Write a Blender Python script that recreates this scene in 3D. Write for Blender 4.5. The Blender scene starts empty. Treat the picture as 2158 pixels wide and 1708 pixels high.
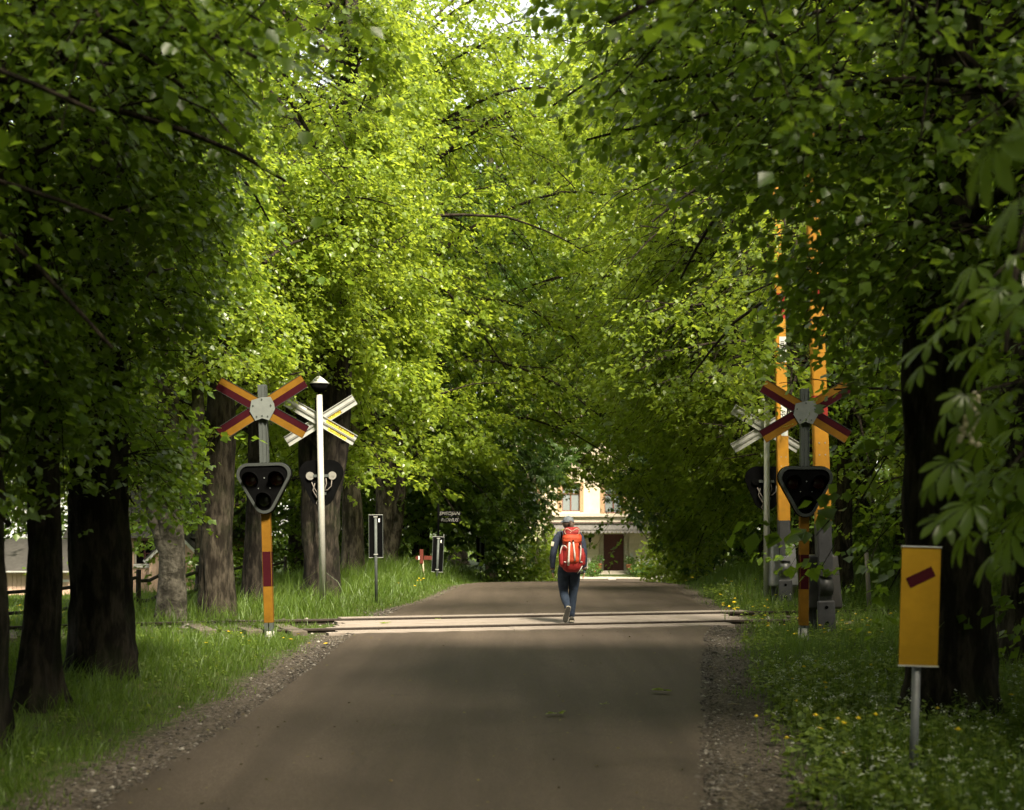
import bpy, bmesh, math, random
import numpy as np
from mathutils import Vector, Matrix, noise as mnoise
sc = bpy.context.scene
COL = sc.collection
rad = math.radians
# ------------------------------------------------------------ camera
F = 3200.0          # focal length in units of a 2158-wide picture
ZC = 1.5
cam = bpy.data.cameras.new('camera')
cam.sensor_width = 36.0
cam.lens = F / 2158.0 * 36.0
cam.shift_y = (1122 - 854) / 2158.0
cam.clip_start = 0.1
cam.clip_end = 1200
cam.dof.use_dof = True
cam.dof.focus_distance = 25.5
cam.dof.aperture_fstop = 2.2
camo = bpy.data.objects.new('camera', cam)
camo.location = (0, 0, ZC)
camo.rotation_euler = (rad(90), 0, 0)
COL.objects.link(camo)
sc.camera = camo
# ------------------------------------------------------------ sky + sun
SUN_EL, SUN_AZ = rad(53), rad(152)       # azimuth clockwise from +Y
SUN = Vector((math.sin(SUN_AZ)*math.cos(SUN_EL), math.cos(SUN_AZ)*math.cos(SUN_EL), math.sin(SUN_EL)))
w = bpy.data.worlds.new('World'); sc.world = w; w.use_nodes = True
nt = w.node_tree
sky = nt.nodes.new('ShaderNodeTexSky')
sky.sky_type = 'NISHITA'; sky.sun_disc = False
sky.sun_elevation = SUN_EL; sky.sun_rotation = SUN_AZ
hz = nt.nodes.new('ShaderNodeMix'); hz.data_type = 'RGBA'; hz.inputs[0].default_value = .5     # thin high haze whitens the sky
nt.links.new(sky.outputs[0], hz.inputs[6]); hz.inputs[7].default_value = (6.5, 5.9, 4.6, 1)
nt.links.new(hz.outputs[2], nt.nodes['Background'].inputs[0])
nt.nodes['Background'].inputs[1].default_value = 0.035
sl = bpy.data.lights.new('sun', 'SUN'); sl.energy = 1.5; sl.angle = rad(12); sl.color = (1.0, 0.90, 0.70)
so = bpy.data.objects.new('sun', sl); COL.objects.link(so)
so.rotation_euler = (-SUN).to_track_quat('-Z', 'Y').to_euler()
so.location = (20, -10, 40)
sc.view_settings.view_transform = 'Standard'
sc.view_settings.look = 'None'
sc.view_settings.exposure = 3.45
sc.view_settings.gamma = 1.0
sc.view_settings.use_curve_mapping = False
cy = sc.cycles
cy.max_bounces = 7; cy.diffuse_bounces = 4; cy.glossy_bounces = 2; cy.transmission_bounces = 5
cy.transparent_max_bounces = 4
cy.caustics_reflective = False; cy.caustics_refractive = False
cy.use_denoising = True
cy.use_adaptive_sampling = True; cy.adaptive_threshold = 0.02
cy.sample_clamp_indirect = 4.0
# ------------------------------------------------------------ helpers
def W(u, v, d):
    return Vector(((u-1079)/F*d, d, ZC-(v-1122)/F*d))
def interp(x, pts):
    xs = [p[0] for p in pts]; ys = [p[1] for p in pts]
    return np.interp(x, xs, ys)
def smooth(x):
    x = np.clip(x, 0, 1); return x*x*(3-2*x)
ROADZ = [(-30,-.32),(5,-.29),(10,-.25),(18,-.11),(22.5,-.015),(24,0),(25.6,.05),(27,.07),(30,.12),(33,.215),(35,.275),(36,.285),(37,.265),(39,.12),(45,-.3),(55,-1.1),(65,-1.45),(80,-1.25),(91,-1.0),(400,-1.0)]
LEFTB = [(-30,-.25),(10,-.2),(16,-.14),(22,-.04),(24,0.02),(28,.08),(31,.15),(37,.42),(42,.54),(50,.3),(60,-.6),(75,-1.1),(400,-1)]
FIELD = [(-30,-.3),(10,-.25),(22,-.1),(27,-.12),(37,-.3),(50,-.5),(90,-.9),(400,-1)]
RIGHTB = [(-30,-.25),(10,-.22),(16,-.15),(22,-.03),(24,0.0),(28,.04),(31,.14),(37,.45),(42,.5),(50,.2),(60,-.6),(75,-1.1),(400,-1)]
EDGE_L = [(-30,-5.0),(5,-2.8),(9.7,-2.68),(14,-2.53),(18,-2.45),(22.5,-2.45),(28,-2.15),(31,-1.6),(34.5,-1.3),(36,-1.06),(42,-.4),(50,.3),(70,2.2),(84,3.6),(85,3.7)]
EDGE_R = [(-30,-.5),(5,.95),(9.7,1.28),(14,1.84),(18,2.34),(22.8,3.0),(25,3.5),(28,3.75),(32,3.7),(36,3.78),(42,4.3),(50,4.9),(70,6.6),(84,8.0),(85,8.1)]
def ground_z(X, Y):
    X = np.asarray(X, float); Y = np.asarray(Y, float)
    wt = smooth((Y-14)/5)*(1-smooth((Y-29)/5))
    t = Y - .33*np.clip(X-.3, -9, 9)*wt
    zr = interp(t, ROADZ)
    el = interp(Y, EDGE_L); er = interp(Y, EDGE_R)
    dl = el - X; dr = X - er
    z = zr.copy() if hasattr(zr, 'copy') else zr
    kl = smooth((dl-.1)/2.2); kr = smooth((dr-.2)/2.5)
    z = zr*(1-kl) + interp(t, LEFTB)*kl
    z = z*(1-kr) + interp(t, RIGHTB)*kr
    kf = smooth((dl-3.2)/4.0)
    z = z*(1-kf) + interp(t, FIELD)*kf
    # small drop of the verge next to the asphalt, small unevenness
    ver = smooth((dl)/.15)*(1-smooth((dl-.8)/1.0)) + smooth((dr)/.15)*(1-smooth((dr-.9)/1.2))
    z = z - .03*ver
    out = np.maximum(dl, dr)
    un = .03*np.sin(X*1.9+Y*.7)*np.sin(Y*1.3-X*.5) + .015*np.sin(X*4.3+1)*np.sin(Y*3.7)
    return z + un*smooth((out-.3)/1.2)
def gz(x, y): return float(ground_z(x, y))
def tag(o, label=None, cat=None, group=None, kind=None):
    if label: o['label'] = label
    if cat: o['category'] = cat
    if group: o['group'] = group
    if kind: o['kind'] = kind
    return o
def empty(name, loc, label, cat, group=None, rz=0):
    o = bpy.data.objects.new(name, None); COL.objects.link(o)
    o.location = loc; o.rotation_euler = (0, 0, rz)
    return tag(o, label, cat, group)
def link(name, me, parent=None, loc=None, rot=None):
    o = bpy.data.objects.new(name, me); COL.objects.link(o)
    if parent is not None: o.parent = parent
    if loc is not None: o.location = loc
    if rot is not None: o.rotation_euler = rot
    return o
def me_from(name, bm, mats, smooth_shade=False):
    me = bpy.data.meshes.new(name); bm.to_mesh(me); bm.free()
    for m in (mats if isinstance(mats, (list, tuple)) else [mats]): me.materials.append(m)
    if smooth_shade:
        for p in me.polygons: p.use_smooth = True
    return me
def copy_tree(o, parent=None):
    c = o.copy(); COL.objects.link(c)
    if parent is not None: c.parent = parent
    for ch in list(o.children): copy_tree(ch, c)
    return c
# ---- bmesh shapes
def box(bm, c, s, rot=None, mi=0, bev=0.0):
    m = Matrix.LocRotScale(Vector(c), rot.to_quaternion() if rot is not None else None, Vector(s))
    r = bmesh.ops.create_cube(bm, size=1.0, matrix=m)
    vs = r['verts']; fs = {f for v in vs for f in v.link_faces}
    for f in fs: f.material_index = mi
    if bev > 0:
        es = list({e for v in vs for e in v.link_edges})
        bmesh.ops.bevel(bm, geom=es, offset=bev, segments=2, affect='EDGES', profile=.5)
    return vs
def cyl(bm, a, b, r, r2=None, n=12, mi=0, cap=True):
    a = Vector(a); b = Vector(b); d = b-a; L = d.length
    q = d.to_track_quat('Z', 'Y')
    m = Matrix.LocRotScale((a+b)/2, q, None)
    res = bmesh.ops.create_cone(bm, cap_ends=cap, cap_tris=False, segments=n, radius1=r, radius2=r if r2 is None else r2, depth=L, matrix=m)
    fs = {f for v in res['verts'] for f in v.link_faces}
    for f in fs:
        f.material_index = mi
        if len(f.verts) == 4: f.smooth = True
    return res['verts']
def tube(bm, pts, rs, n=8, mi=0):
    pts = [Vector(p) for p in pts]
    if not hasattr(rs, '__len__'): rs = [rs]*len(pts)
    prev = None; rings = []
    for i, p in enumerate(pts):
        d = (pts[min(i+1, len(pts)-1)] - pts[max(i-1, 0)]).normalized()
        if prev is None: x = d.orthogonal().normalized()
        else: x = (prev - d*prev.dot(d)).normalized()
        prev = x; y = d.cross(x)
        rings.append([bm.verts.new(p + (x*math.cos(2*math.pi*k/n) + y*math.sin(2*math.pi*k/n))*rs[i]) for k in range(n)])
    for i in range(len(rings)-1):
        for k in range(n):
            f = bm.faces.new((rings[i][k], rings[i][(k+1) % n], rings[i+1][(k+1) % n], rings[i+1][k])); f.smooth = True; f.material_index = mi
    for rg in (list(reversed(rings[0])), rings[-1]):
        f = bm.faces.new(rg); f.material_index = mi
def prism(bm, poly, y0, y1, mi=0, M=None):
    """poly: list of (x,z); extruded from y0 (front) to y1"""
    f_ = lambda x, y, z: (M @ Vector((x, y, z))) if M is not None else Vector((x, y, z))
    A = [bm.verts.new(f_(x, y0, z)) for x, z in poly]; B = [bm.verts.new(f_(x, y1, z)) for x, z in poly]
    n = len(poly)
    fs = [bm.faces.new(A), bm.faces.new(list(reversed(B)))]
    for i in range(n): fs.append(bm.faces.new((A[i], B[i], B[(i+1) % n], A[(i+1) % n])))
    for f in fs: f.material_index = mi
    return fs
def fin(bm):
    bmesh.ops.recalc_face_normals(bm, faces=bm.faces[:])
def quick(name, mats, parent, builder, smooth_shade=False, loc=None, rot=None):
    bm = bmesh.new(); builder(bm); fin(bm)
    return link(name, me_from(name, bm, mats, smooth_shade), parent, loc, rot)
def np_mesh(name, verts, counts, idx, mats):
    """verts (N,3); counts (P,) polygon sizes; idx flat loop vertex indices"""
    me = bpy.data.meshes.new(name)
    me.vertices.add(len(verts)); me.vertices.foreach_set('co', np.ascontiguousarray(verts, dtype=np.float32).ravel())
    me.loops.add(len(idx)); me.loops.foreach_set('vertex_index', np.ascontiguousarray(idx, dtype=np.int32))
    me.polygons.add(len(counts))
    st = np.zeros(len(counts), np.int32); st[1:] = np.cumsum(counts)[:-1]
    me.polygons.foreach_set('loop_start', st)
    try: me.polygons.foreach_set('loop_total', np.asarray(counts, np.int32))
    except Exception: pass
    me.update(calc_edges=True)
    for m in (mats if isinstance(mats, (list, tuple)) else [mats]): me.materials.append(m)
    return me
# ------------------------------------------------------------ materials
MATS = {}
class N:
    def __init__(s, name, base=(.5,.5,.5), rough=.6, metal=0.0, spec=.5):
        s.m = bpy.data.materials.new(name); s.m.use_nodes = True
        s.t = s.m.node_tree; s.b = s.t.nodes['Principled BSDF']
        s.set('Base Color', (*base, 1)); s.set('Roughness', rough); s.set('Metallic', metal); s.set('Specular IOR Level', spec)
        MATS[name] = s.m
    def set(s, k, v): s.b.inputs[k].default_value = v
    def n(s, typ, **kw):
        nd = s.t.nodes.new(typ)
        for k, v in kw.items():
            if k.startswith('i_'): nd.inputs[k[2:].replace('_', ' ')].default_value = v
            else: setattr(nd, k, v)
        return nd
    def l(s, a, b): s.t.links.new(a, b)
    def coord(s, scale=(1,1,1), kind='Object'):
        tc = s.n('ShaderNodeTexCoord'); mp = s.n('ShaderNodeMapping'); s.l(tc.outputs[kind], mp.inputs[0])
        mp.inputs['Scale'].default_value = scale; return mp.outputs[0]
    def noise(s, vec, scale, detail=4, rough=.6):
        nd = s.n('ShaderNodeTexNoise'); s.l(vec, nd.inputs['Vector']); nd.inputs['Scale'].default_value = scale
        nd.inputs['Detail'].default_value = detail; nd.inputs['Roughness'].default_value = rough; return nd.outputs['Fac']
    def ramp(s, fac, stops):
        r = s.n('ShaderNodeValToRGB'); s.l(fac, r.inputs[0]); e = r.color_ramp.elements
        while len(e) < len(stops): e.new(.5)
        for i, (p, c) in enumerate(stops): e[i].position = p; e[i].color = (*c, 1) if len(c) == 3 else c
        return r.outputs[0]
    def mix(s, fac, a, b, mode='MIX'):
        m = s.n('ShaderNodeMix', data_type='RGBA', blend_type=mode)
        if isinstance(fac, (int, float)): m.inputs[0].default_value = fac
        else: s.l(fac, m.inputs[0])
        for v, k in ((a, 6), (b, 7)):
            if isinstance(v, tuple): m.inputs[k].default_value = (*v, 1)
            else: s.l(v, m.inputs[k])
        return m.outputs[2]
    def bump(s, h, strength=.5, dist=.02):
        b = s.n('ShaderNodeBump'); s.l(h, b.inputs['Height']); b.inputs['Strength'].default_value = strength; b.inputs['Distance'].default_value = dist
        s.l(b.outputs[0], s.b.inputs['Normal'])
    def color(s, c): s.l(c, s.b.inputs['Base Color'])
    def rough(s, c): s.l(c, s.b.inputs['Roughness'])
def mat_paint(name, c, rough=.5, dirt=.25, metal=0.0, scale=6, bump=.05, spec=.4):
    k = N(name, c, rough, metal, spec); v = k.coord(); f = k.noise(v, scale, 6, .65)
    d = tuple(x*(1-dirt) for x in c)
    k.color(k.ramp(f, [(.3, d), (.62, c)]))
    f2 = k.noise(v, scale*12, 3); k.bump(f2, bump, .003)
    k.rough(k.ramp(f, [(.3, (rough+.15,)*3), (.7, (rough-.05,)*3)]))
    return k.m
def mat_leaf(name, c1, c2, tr=(.2,.34,.03), trans=.45, gloss=.35, patch=1.0):
    k = N(name, c1, .5, 0, .5)
    g = k.n('ShaderNodeNewGeometry'); v = k.coord((1,1,1))
    nz = k.noise(v, 1.1, 2)
    rv = k.n('ShaderNodeMath', operation='ADD'); k.l(g.outputs['Random Per Island'], rv.inputs[0]); k.l(nz, rv.inputs[1])
    hv = k.n('ShaderNodeMath', operation='MULTIPLY'); k.l(rv.outputs[0], hv.inputs[0]); hv.inputs[1].default_value = .5
    col = k.ramp(hv.outputs[0], [(.25, c1), (.72, c2)]); k.color(col)
    k.set('Roughness', gloss)
    tb = k.n('ShaderNodeBsdfTranslucent')
    tc = k.ramp(hv.outputs[0], [(.25, tuple(x*.75 for x in tr)), (.72, tr)]); k.l(tc, tb.inputs[0])
    mx = k.n('ShaderNodeMixShader'); mx.inputs[0].default_value = trans
    k.l(k.b.outputs[0], mx.inputs[1]); k.l(tb.outputs[0], mx.inputs[2])
    k.l(mx.outputs[0], k.t.nodes['Material Output'].inputs[0])
    return k.m
def mat_bark(name, c1, c2, fine=14, moss=(.03,.045,.012), mossf=.35, horiz=False):
    k = N(name, c1, .95, 0, .15)
    v = k.coord((1,1,.22) if not horiz else (1,1,.9))
    f = k.noise(v, fine, 8, .7); f2 = k.noise(k.coord((1,1,1)), 1.6, 3)
    fb = k.noise(k.coord((1,1,.35) if not horiz else (.8,.8,1.1)), fine*.55, 3, .5)
    a = k.ramp(f, [(.38, c1), (.60, c2)])
    a = k.mix(k.ramp(fb, [(.42,(.8,)*3),(.52,(0,0,0))]), a, tuple(x*.6 for x in c1))
    mk = k.ramp(f2, [(.5, (0,0,0)), (.75, (mossf,)*3)])
    k.color(k.mix(mk, a, moss)); mm = k.n('ShaderNodeMath', operation='ADD'); k.l(f, mm.inputs[0]); k.l(fb, mm.inputs[1]); k.bump(mm.outputs[0], 1.0, .05)
    return k.m
M_LIME = mat_leaf('lime_leaf', (.055,.105,.011), (.10,.160,.018), (.28,.42,.028))
M_LIME_LIT = mat_leaf('fresh_lit_lime_leaf', (.098,.150,.014), (.170,.236,.028), (.50,.62,.055), .5)  # spring green, with the sunlight beyond the rails brightened into the colour
M_MAPLE = mat_leaf('maple_leaf', (.06,.11,.012), (.11,.165,.02), (.30,.42,.03))
M_CHEST = mat_leaf('chestnut_leaf', (.04,.085,.014), (.075,.135,.022), (.12,.23,.02), .35)
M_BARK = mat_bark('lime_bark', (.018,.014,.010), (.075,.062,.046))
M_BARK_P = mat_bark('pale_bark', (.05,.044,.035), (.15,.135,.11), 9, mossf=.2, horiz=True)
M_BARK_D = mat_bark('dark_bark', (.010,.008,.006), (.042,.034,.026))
M_BARK_LIT = mat_bark('lit_grey_brown_bark', (.035,.028,.021), (.14,.118,.09))  # lighter bark copy, light on the two far left trunks put in the colour
M_TWIG = mat_bark('twig_bark', (.015,.011,.008), (.05,.038,.028), 25, mossf=.1)
# ------------------------------------------------------------ setting
def grid_axis(pts):
    out = []
    for (a, b, s) in pts: out += list(np.arange(a, b, s))
    out.append(pts[-1][1]); return np.array(out)
gx = grid_axis([(-400,-40,30),(-40,-10,1.5),(-10,-5,.5),(-5,7,.22),(7,12,.5),(12,40,2),(40,400,30)])
gy = grid_axis([(-60,-6,6),(-6,8,.8),(8,42,.25),(42,60,.6),(60,110,2.0),(110,700,40)])
GX, GY = np.meshgrid(gx, gy)
GZ = ground_z(GX, GY)
el = interp(GY, EDGE_L); er = interp(GY, EDGE_R)
under = (GX > el+.04) & (GX < er-.04) & (GY < 86)
GZ = np.where(under, GZ-.03, GZ)
V = np.stack([GX.ravel(), GY.ravel(), GZ.ravel()], 1)
nx, ny = len(gx), len(gy)
i = np.arange(ny-1)[:, None]*nx + np.arange(nx-1)[None]
Q = np.stack([i, i+1, i+1+nx, i+nx], -1).reshape(-1, 4)
k = N('soil_and_turf', (.05,.06,.02), .95, 0, .1)
v = k.coord()
at = k.n('ShaderNodeAttribute', attribute_name='shoulder')
n1 = k.noise(v, 1.2, 5); n2 = k.noise(v, 9, 6, .7); n3 = k.noise(v, 45, 4, .7)
turf = k.ramp(n2, [(.35, (.028,.045,.010)), (.5, (.045,.068,.014)), (.68, (.085,.075,.035))])
vor = k.n('ShaderNodeTexVoronoi'); k.l(v, vor.inputs['Vector']); vor.inputs['Scale'].default_value = 42
grav = k.ramp(vor.outputs['Color'], [(.15, (.035,.028,.022)), (.5, (.085,.070,.056)), (.85, (.17,.145,.12))])
grav = k.mix(k.ramp(n3, [(.4,(.35,)*3),(.6,(0,0,0))]), grav, (.05,.04,.03))
sm = k.n('ShaderNodeMath', operation='ADD'); k.l(at.outputs['Fac'], sm.inputs[0])
m2 = k.n('ShaderNodeMath', operation='MULTIPLY_ADD'); k.l(n2, m2.inputs[0]); m2.inputs[1].default_value = 1.2; m2.inputs[2].default_value = -.6
k.l(m2.outputs[0], sm.inputs[1])
k.color(k.mix(k.ramp(sm.outputs[0], [(.4,(0,0,0)),(.6,(1,1,1))]), turf, grav))
k.bump(n3, .7, .02)
M_GROUND = k.m
me = np_mesh('ground', V, np.full(len(Q), 4), Q.ravel(), M_GROUND)
dl = (el-GX).ravel(); dr = (GX-er).ravel(); yy = GY.ravel()
wl = np.interp(yy, [0,10,22,30,40], [.75,.6,.45,.2,.15]); wr = np.interp(yy, [0,10,16,22,30,40], [.85,.8,.6,.5,.4,.3])
sh = np.clip(1-dl/wl*.5, 0, 1)*(dl > -.3) + np.clip(1-dr/wr*.5, 0, 1)*(dr > -.3)
sh += ((dl < -.2) & (dr < -.2))*1.0
sh *= (yy < 88)
a = me.attributes.new('shoulder', 'FLOAT', 'POINT'); a.data.foreach_set('value', sh.astype(np.float32))
for p in me.polygons: p.use_smooth = True
tag(link('ground', me), kind='structure')
# road
ry = grid_axis([(-30,8,1.0),(8,40,.2),(40,60,.5),(60,85,1)])
T = np.linspace(0, 1, 41)
RX = interp(ry, EDGE_L)[:, None]*(1-T) + interp(ry, EDGE_R)[:, None]*T
wob = .05*np.sin(ry*2.1)+.03*np.sin(ry*5.3+1)+.03*np.sin(ry*9.1)
RX[:, 0] += wob; RX[:, -1] += wob[::-1]
RY = np.repeat(ry[:, None], 41, 1)
camber = .035*(1-(2*T-1)**2)
RZ = ground_z(RX, RY)*0 + 0
wt = smooth((RY-14)/5)*(1-smooth((RY-29)/5))
tt = RY-.33*np.clip(RX-.3, -9, 9)*wt
cross = np.exp(-((tt-24.8)/3.2)**4)
RZ = interp(tt, ROADZ) + .006 + camber[None]*(1-cross)
RZ[:, 0] -= .03; RZ[:, -1] -= .03
V = np.stack([RX.ravel(), RY.ravel(), RZ.ravel()], 1)
# sink the asphalt where the crossing planks lie
tr_ = tt.ravel(); V[:, 2] -= .05*((tr_ > 23.42) & (tr_ < 26.40))
n_ = 41; i = np.arange(len(ry)-1)[:, None]*n_ + np.arange(n_-1)[None]
Q = np.stack([i, i+1, i+1+n_, i+n_], -1).reshape(-1, 4)
k = N('asphalt', (.06,.055,.05), .8, 0, .35)
v = k.coord()
f = k.noise(v, 60, 4, .75); f2 = k.noise(k.coord((1,.35,1)), .9, 5, .6); f3 = k.noise(v, 7, 5)
vo = k.n('ShaderNodeTexVoronoi'); k.l(v, vo.inputs['Vector']); vo.inputs['Scale'].default_value = 160
c = k.ramp(vo.outputs['Color'], [(.1,(.040,.028,.020)), (.6,(.074,.054,.041)), (.95,(.17,.135,.105))])
c = k.mix(k.ramp(f2, [(.35,(.5,)*3),(.65,(0,0,0))]), c, (.048,.035,.026))
c = k.mix(k.ramp(f3, [(.6,(0,0,0)),(.8,(.25,)*3)]), c, (.13,.105,.085))
ve = k.n('ShaderNodeTexVoronoi', feature='DISTANCE_TO_EDGE'); 
nw = k.n('ShaderNodeTexNoise'); k.l(v, nw.inputs['Vector']); nw.inputs['Scale'].default_value = 1.5; nw.inputs['Detail'].default_value = 5
ad = k.n('ShaderNodeVectorMath', operation='MULTIPLY_ADD'); k.l(nw.outputs['Color'], ad.inputs[0]); ad.inputs[1].default_value = (.9,.9,.9); k.l(v, ad.inputs[2])
k.l(ad.outputs[0], ve.inputs['Vector']); ve.inputs['Scale'].default_value = .38
crk = k.ramp(ve.outputs['Distance'], [(.0,(.55,)*3),(.006,(0,0,0))])
crk = k.mix(k.ramp(k.noise(v, .6, 2), [(.5,(0,0,0)),(.6,(1,1,1))]), (0,0,0), crk)
c = k.mix(crk, c, (.02,.018,.015))
stn = k.noise(k.coord((2.2,.12,1)), 1.0, 4, .6)
c = k.mix(k.ramp(stn, [(.42,(.45,)*3),(.58,(0,0,0))]), c, (.036,.026,.019))
k.color(c); k.bump(f, .45, .006)
M_ASPHALT = k.m
me = np_mesh('road', V, np.full(len(Q), 4), Q.ravel(), M_ASPHALT)
for p in me.polygons: p.use_smooth = True
tag(link('road', me), kind='structure')
# distant meadow is the ground itself; a paved forecourt at the house
M_PAVE = mat_paint('pale_paving', (.42,.38,.32), .8, .3, scale=2)
def pave(bm):
    pts = [(2.5,85.3),(9.5,85.3),(9.5,90.9),(2.5,90.9)]
    f = bm.faces.new([bm.verts.new((x, y, gz(x, y)+.03)) for x, y in pts])
o = quick('forecourt', M_PAVE, None, pave); tag(o, kind='structure')
# ------------------------------------------------------------ gravel stones
rng = np.random.default_rng(5)
M_STONE = N('gravel_stone', (.12,.11,.10), .85); kk = M_STONE
g = kk.n('ShaderNodeNewGeometry'); kk.color(kk.ramp(g.outputs['Random Per Island'], [(0,(.03,.025,.02)),(.5,(.09,.075,.062)),(.9,(.17,.15,.13)),(1,(.36,.33,.29))]))
M_STONE = kk.m
def scatter_shapes(name, P, S, templ, faces, mat, rs, flat=.6, kind='stuff', label=None, cat=None):
    n = len(P); k_ = len(templ)
    ang = rs.uniform(0, 6.283, n); ca, sa = np.cos(ang), np.sin(ang)
    T_ = templ[None]*(1+rs.uniform(-.25,.25,(n, k_, 3)))
    T_ = T_*S[:, None, None]; T_[:, :, 2] *= flat
    X = T_[:, :, 0]*ca[:, None]-T_[:, :, 1]*sa[:, None]; Y = T_[:, :, 0]*sa[:, None]+T_[:, :, 1]*ca[:, None]
    Vv = np.stack([X, Y, T_[:, :, 2]], -1)+P[:, None]
    idx = (np.array(faces)[None]+(np.arange(n)*k_)[:, None, None]).reshape(-1)
    me = np_mesh(name, Vv.reshape(-1, 3), np.full(n*len(faces), 3), idx, mat)
    o = link(name, me); tag(o, label, cat, kind=kind); return o
OCT = np.array([(1,0,0),(-1,0,0),(0,.8,0),(0,-.8,0),(0,0,.8),(0,0,-.5)], float)
OCF = [(0,2,4),(2,1,4),(1,3,4),(3,0,4),(2,0,5),(1,2,5),(3,1,5),(0,3,5)]
n = 9000
y = 8+(rng.random(n)**1.3)*20
side = rng.random(n) < .42
x = np.where(side, interp(y, EDGE_L)+.12-np.abs(rng.normal(0,.32,n)), interp(y, EDGE_R)-.12+np.abs(rng.normal(0,.36,n)))
onroad = rng.random(n) < .03
P = np.stack([x, y, ground_z(x, y)+.004], 1)
S = rng.gamma(2.2, .0045, n)+.004
scatter_shapes('gravel', P, S, OCT, OCF, M_STONE, rng)
# railway ballast in the grass either side of the road
n = 3500
x = rng.uniform(-11, 11, n); t = rng.uniform(23.2, 26.6, n)
m = (x < interp(t, EDGE_L)-.4) | (x > interp(t, EDGE_R)+.4); x = x[m]; t = t[m]
y = t+.33*(np.clip(x-.3,-9,9))
P = np.stack([x, y, ground_z(x, y)-.005], 1)
scatter_shapes('ballast', P, rng.gamma(3,.009,len(x))+.01, OCT, OCF, M_STONE, rng)
# ------------------------------------------------------------ grass
def blades(name, P, H, Wd, rs, mat, lean=.45, seg=2):
    n = len(P); a = rs.uniform(0, 6.283, n)
    dx, dy = np.cos(a), np.sin(a)
    lx = rs.normal(.12, lean, n)*H; ly = rs.normal(-.0, lean, n)*H
    off = np.stack([dx*Wd/2, dy*Wd/2, np.zeros(n)], 1)
    top = P+np.stack([lx, ly, H], 1)
    mid = P+np.stack([lx*.35, ly*.35, H*.6], 1)
    Vv = np.stack([P-off, P+off, mid+off*.75, mid-off*.75, top], 1)
    base = (np.arange(n)*5)[:, None]
    idx = np.concatenate([base+np.array([[0,1,2,3]]), base+np.array([[3,2,4]])], 1).ravel()
    cnt = np.tile([4,3], n)
    return np_mesh(name, Vv.reshape(-1, 3), cnt, idx, mat)
M_GRASS = mat_leaf('grass_blade', (.052,.098,.011), (.10,.158,.020), (.25,.38,.032), .4, .5)
def grass_pts(n, x0, x1, y0, y1, rs, ypow=1.0):
    y = y0+(rs.random(n)**ypow)*(y1-y0); x = rs.uniform(x0, x1, n)
    return x, y
def off_road(x, y, rs, ml=.25, mr=.35):
    dl = interp(y, EDGE_L)-x; dr = x-interp(y, EDGE_R)
    wl = np.interp(y, [10,22,30,40], [.55,.42,.2,.15]); wr = np.interp(y, [10,16,22,30,40], [.70,.5,.42,.35,.25])
    j = rs.normal(0,.13,len(x))+.12*np.sin(y*3.1)+.1*np.sin(y*1.3+x)
    return (dl > wl+j) | (dr > wr+j)
rs = np.random.default_rng(11)
Ps, Hs, Ws = [], [], []
def addg(n, x0, x1, y0, y1, h, wdt, ypow=1.0, clump=True, cond=None):
    x, y = grass_pts(n, x0, x1, y0, y1, rs, ypow)
    m = off_road(x, y, rs)
    # frustum test with margin
    m &= (np.abs(x) < .40*y+1.0)
    if cond is not None: m &= cond(x, y)
    x, y = x[m], y[m]
    if clump:
        c = .5+.5*np.sin(x*2.7+1.3*np.sin(y*1.9))*np.sin(y*2.3+1.1*np.sin(x*1.7))
        keep = rs.random(len(x)) < (.35+.65*c); x, y, c = x[keep], y[keep], c[keep]
    else: c = np.ones(len(x))
    # trampled: short near the gravel and on the track
    dl = interp(y, EDGE_L)-x; dr = x-interp(y, EDGE_R); d = np.maximum(dl, dr)
    t = y-.33*np.clip(x-.3,-9,9)
    f = smooth((d-.2)/1.3)*.7+.3
    f *= np.where((t > 23.3) & (t < 26.4) & (y > 18) & (y < 34), .45, 1)
    hh = h*rs.gamma(6, 1/6, len(x))*f*(.6+.6*c)
    Ps.append(np.stack([x, y, ground_z(x, y)-.01], 1)); Hs.append(hh); Ws.append(wdt*rs.uniform(.6,1.3,len(x)))
addg(68000, -7.5, -2, 8.5, 23.5, .17, .009, 1.25)
addg(52000, 1.5, 6.5, 7.5, 23.5, .17, .009, 1.25)
addg(52000, -8, 0, 23.5, 42, .26, .012, 1.0)
addg(36000, 3, 11, 23.5, 42, .27, .012, 1.0)
addg(30000, -17, -6, 22, 51, .10, .022, 1.0)
addg(14000, -9, 12, 40, 60, .28, .035, 1.0)
addg(6000, -6, 16, 66, 90, .16, .05, 1.0)
P = np.concatenate(Ps); H = np.concatenate(Hs); Wd = np.concatenate(Ws)
tag(link('grass', blades('grass', P, H, Wd, rs, M_GRASS)), kind='stuff')
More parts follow.
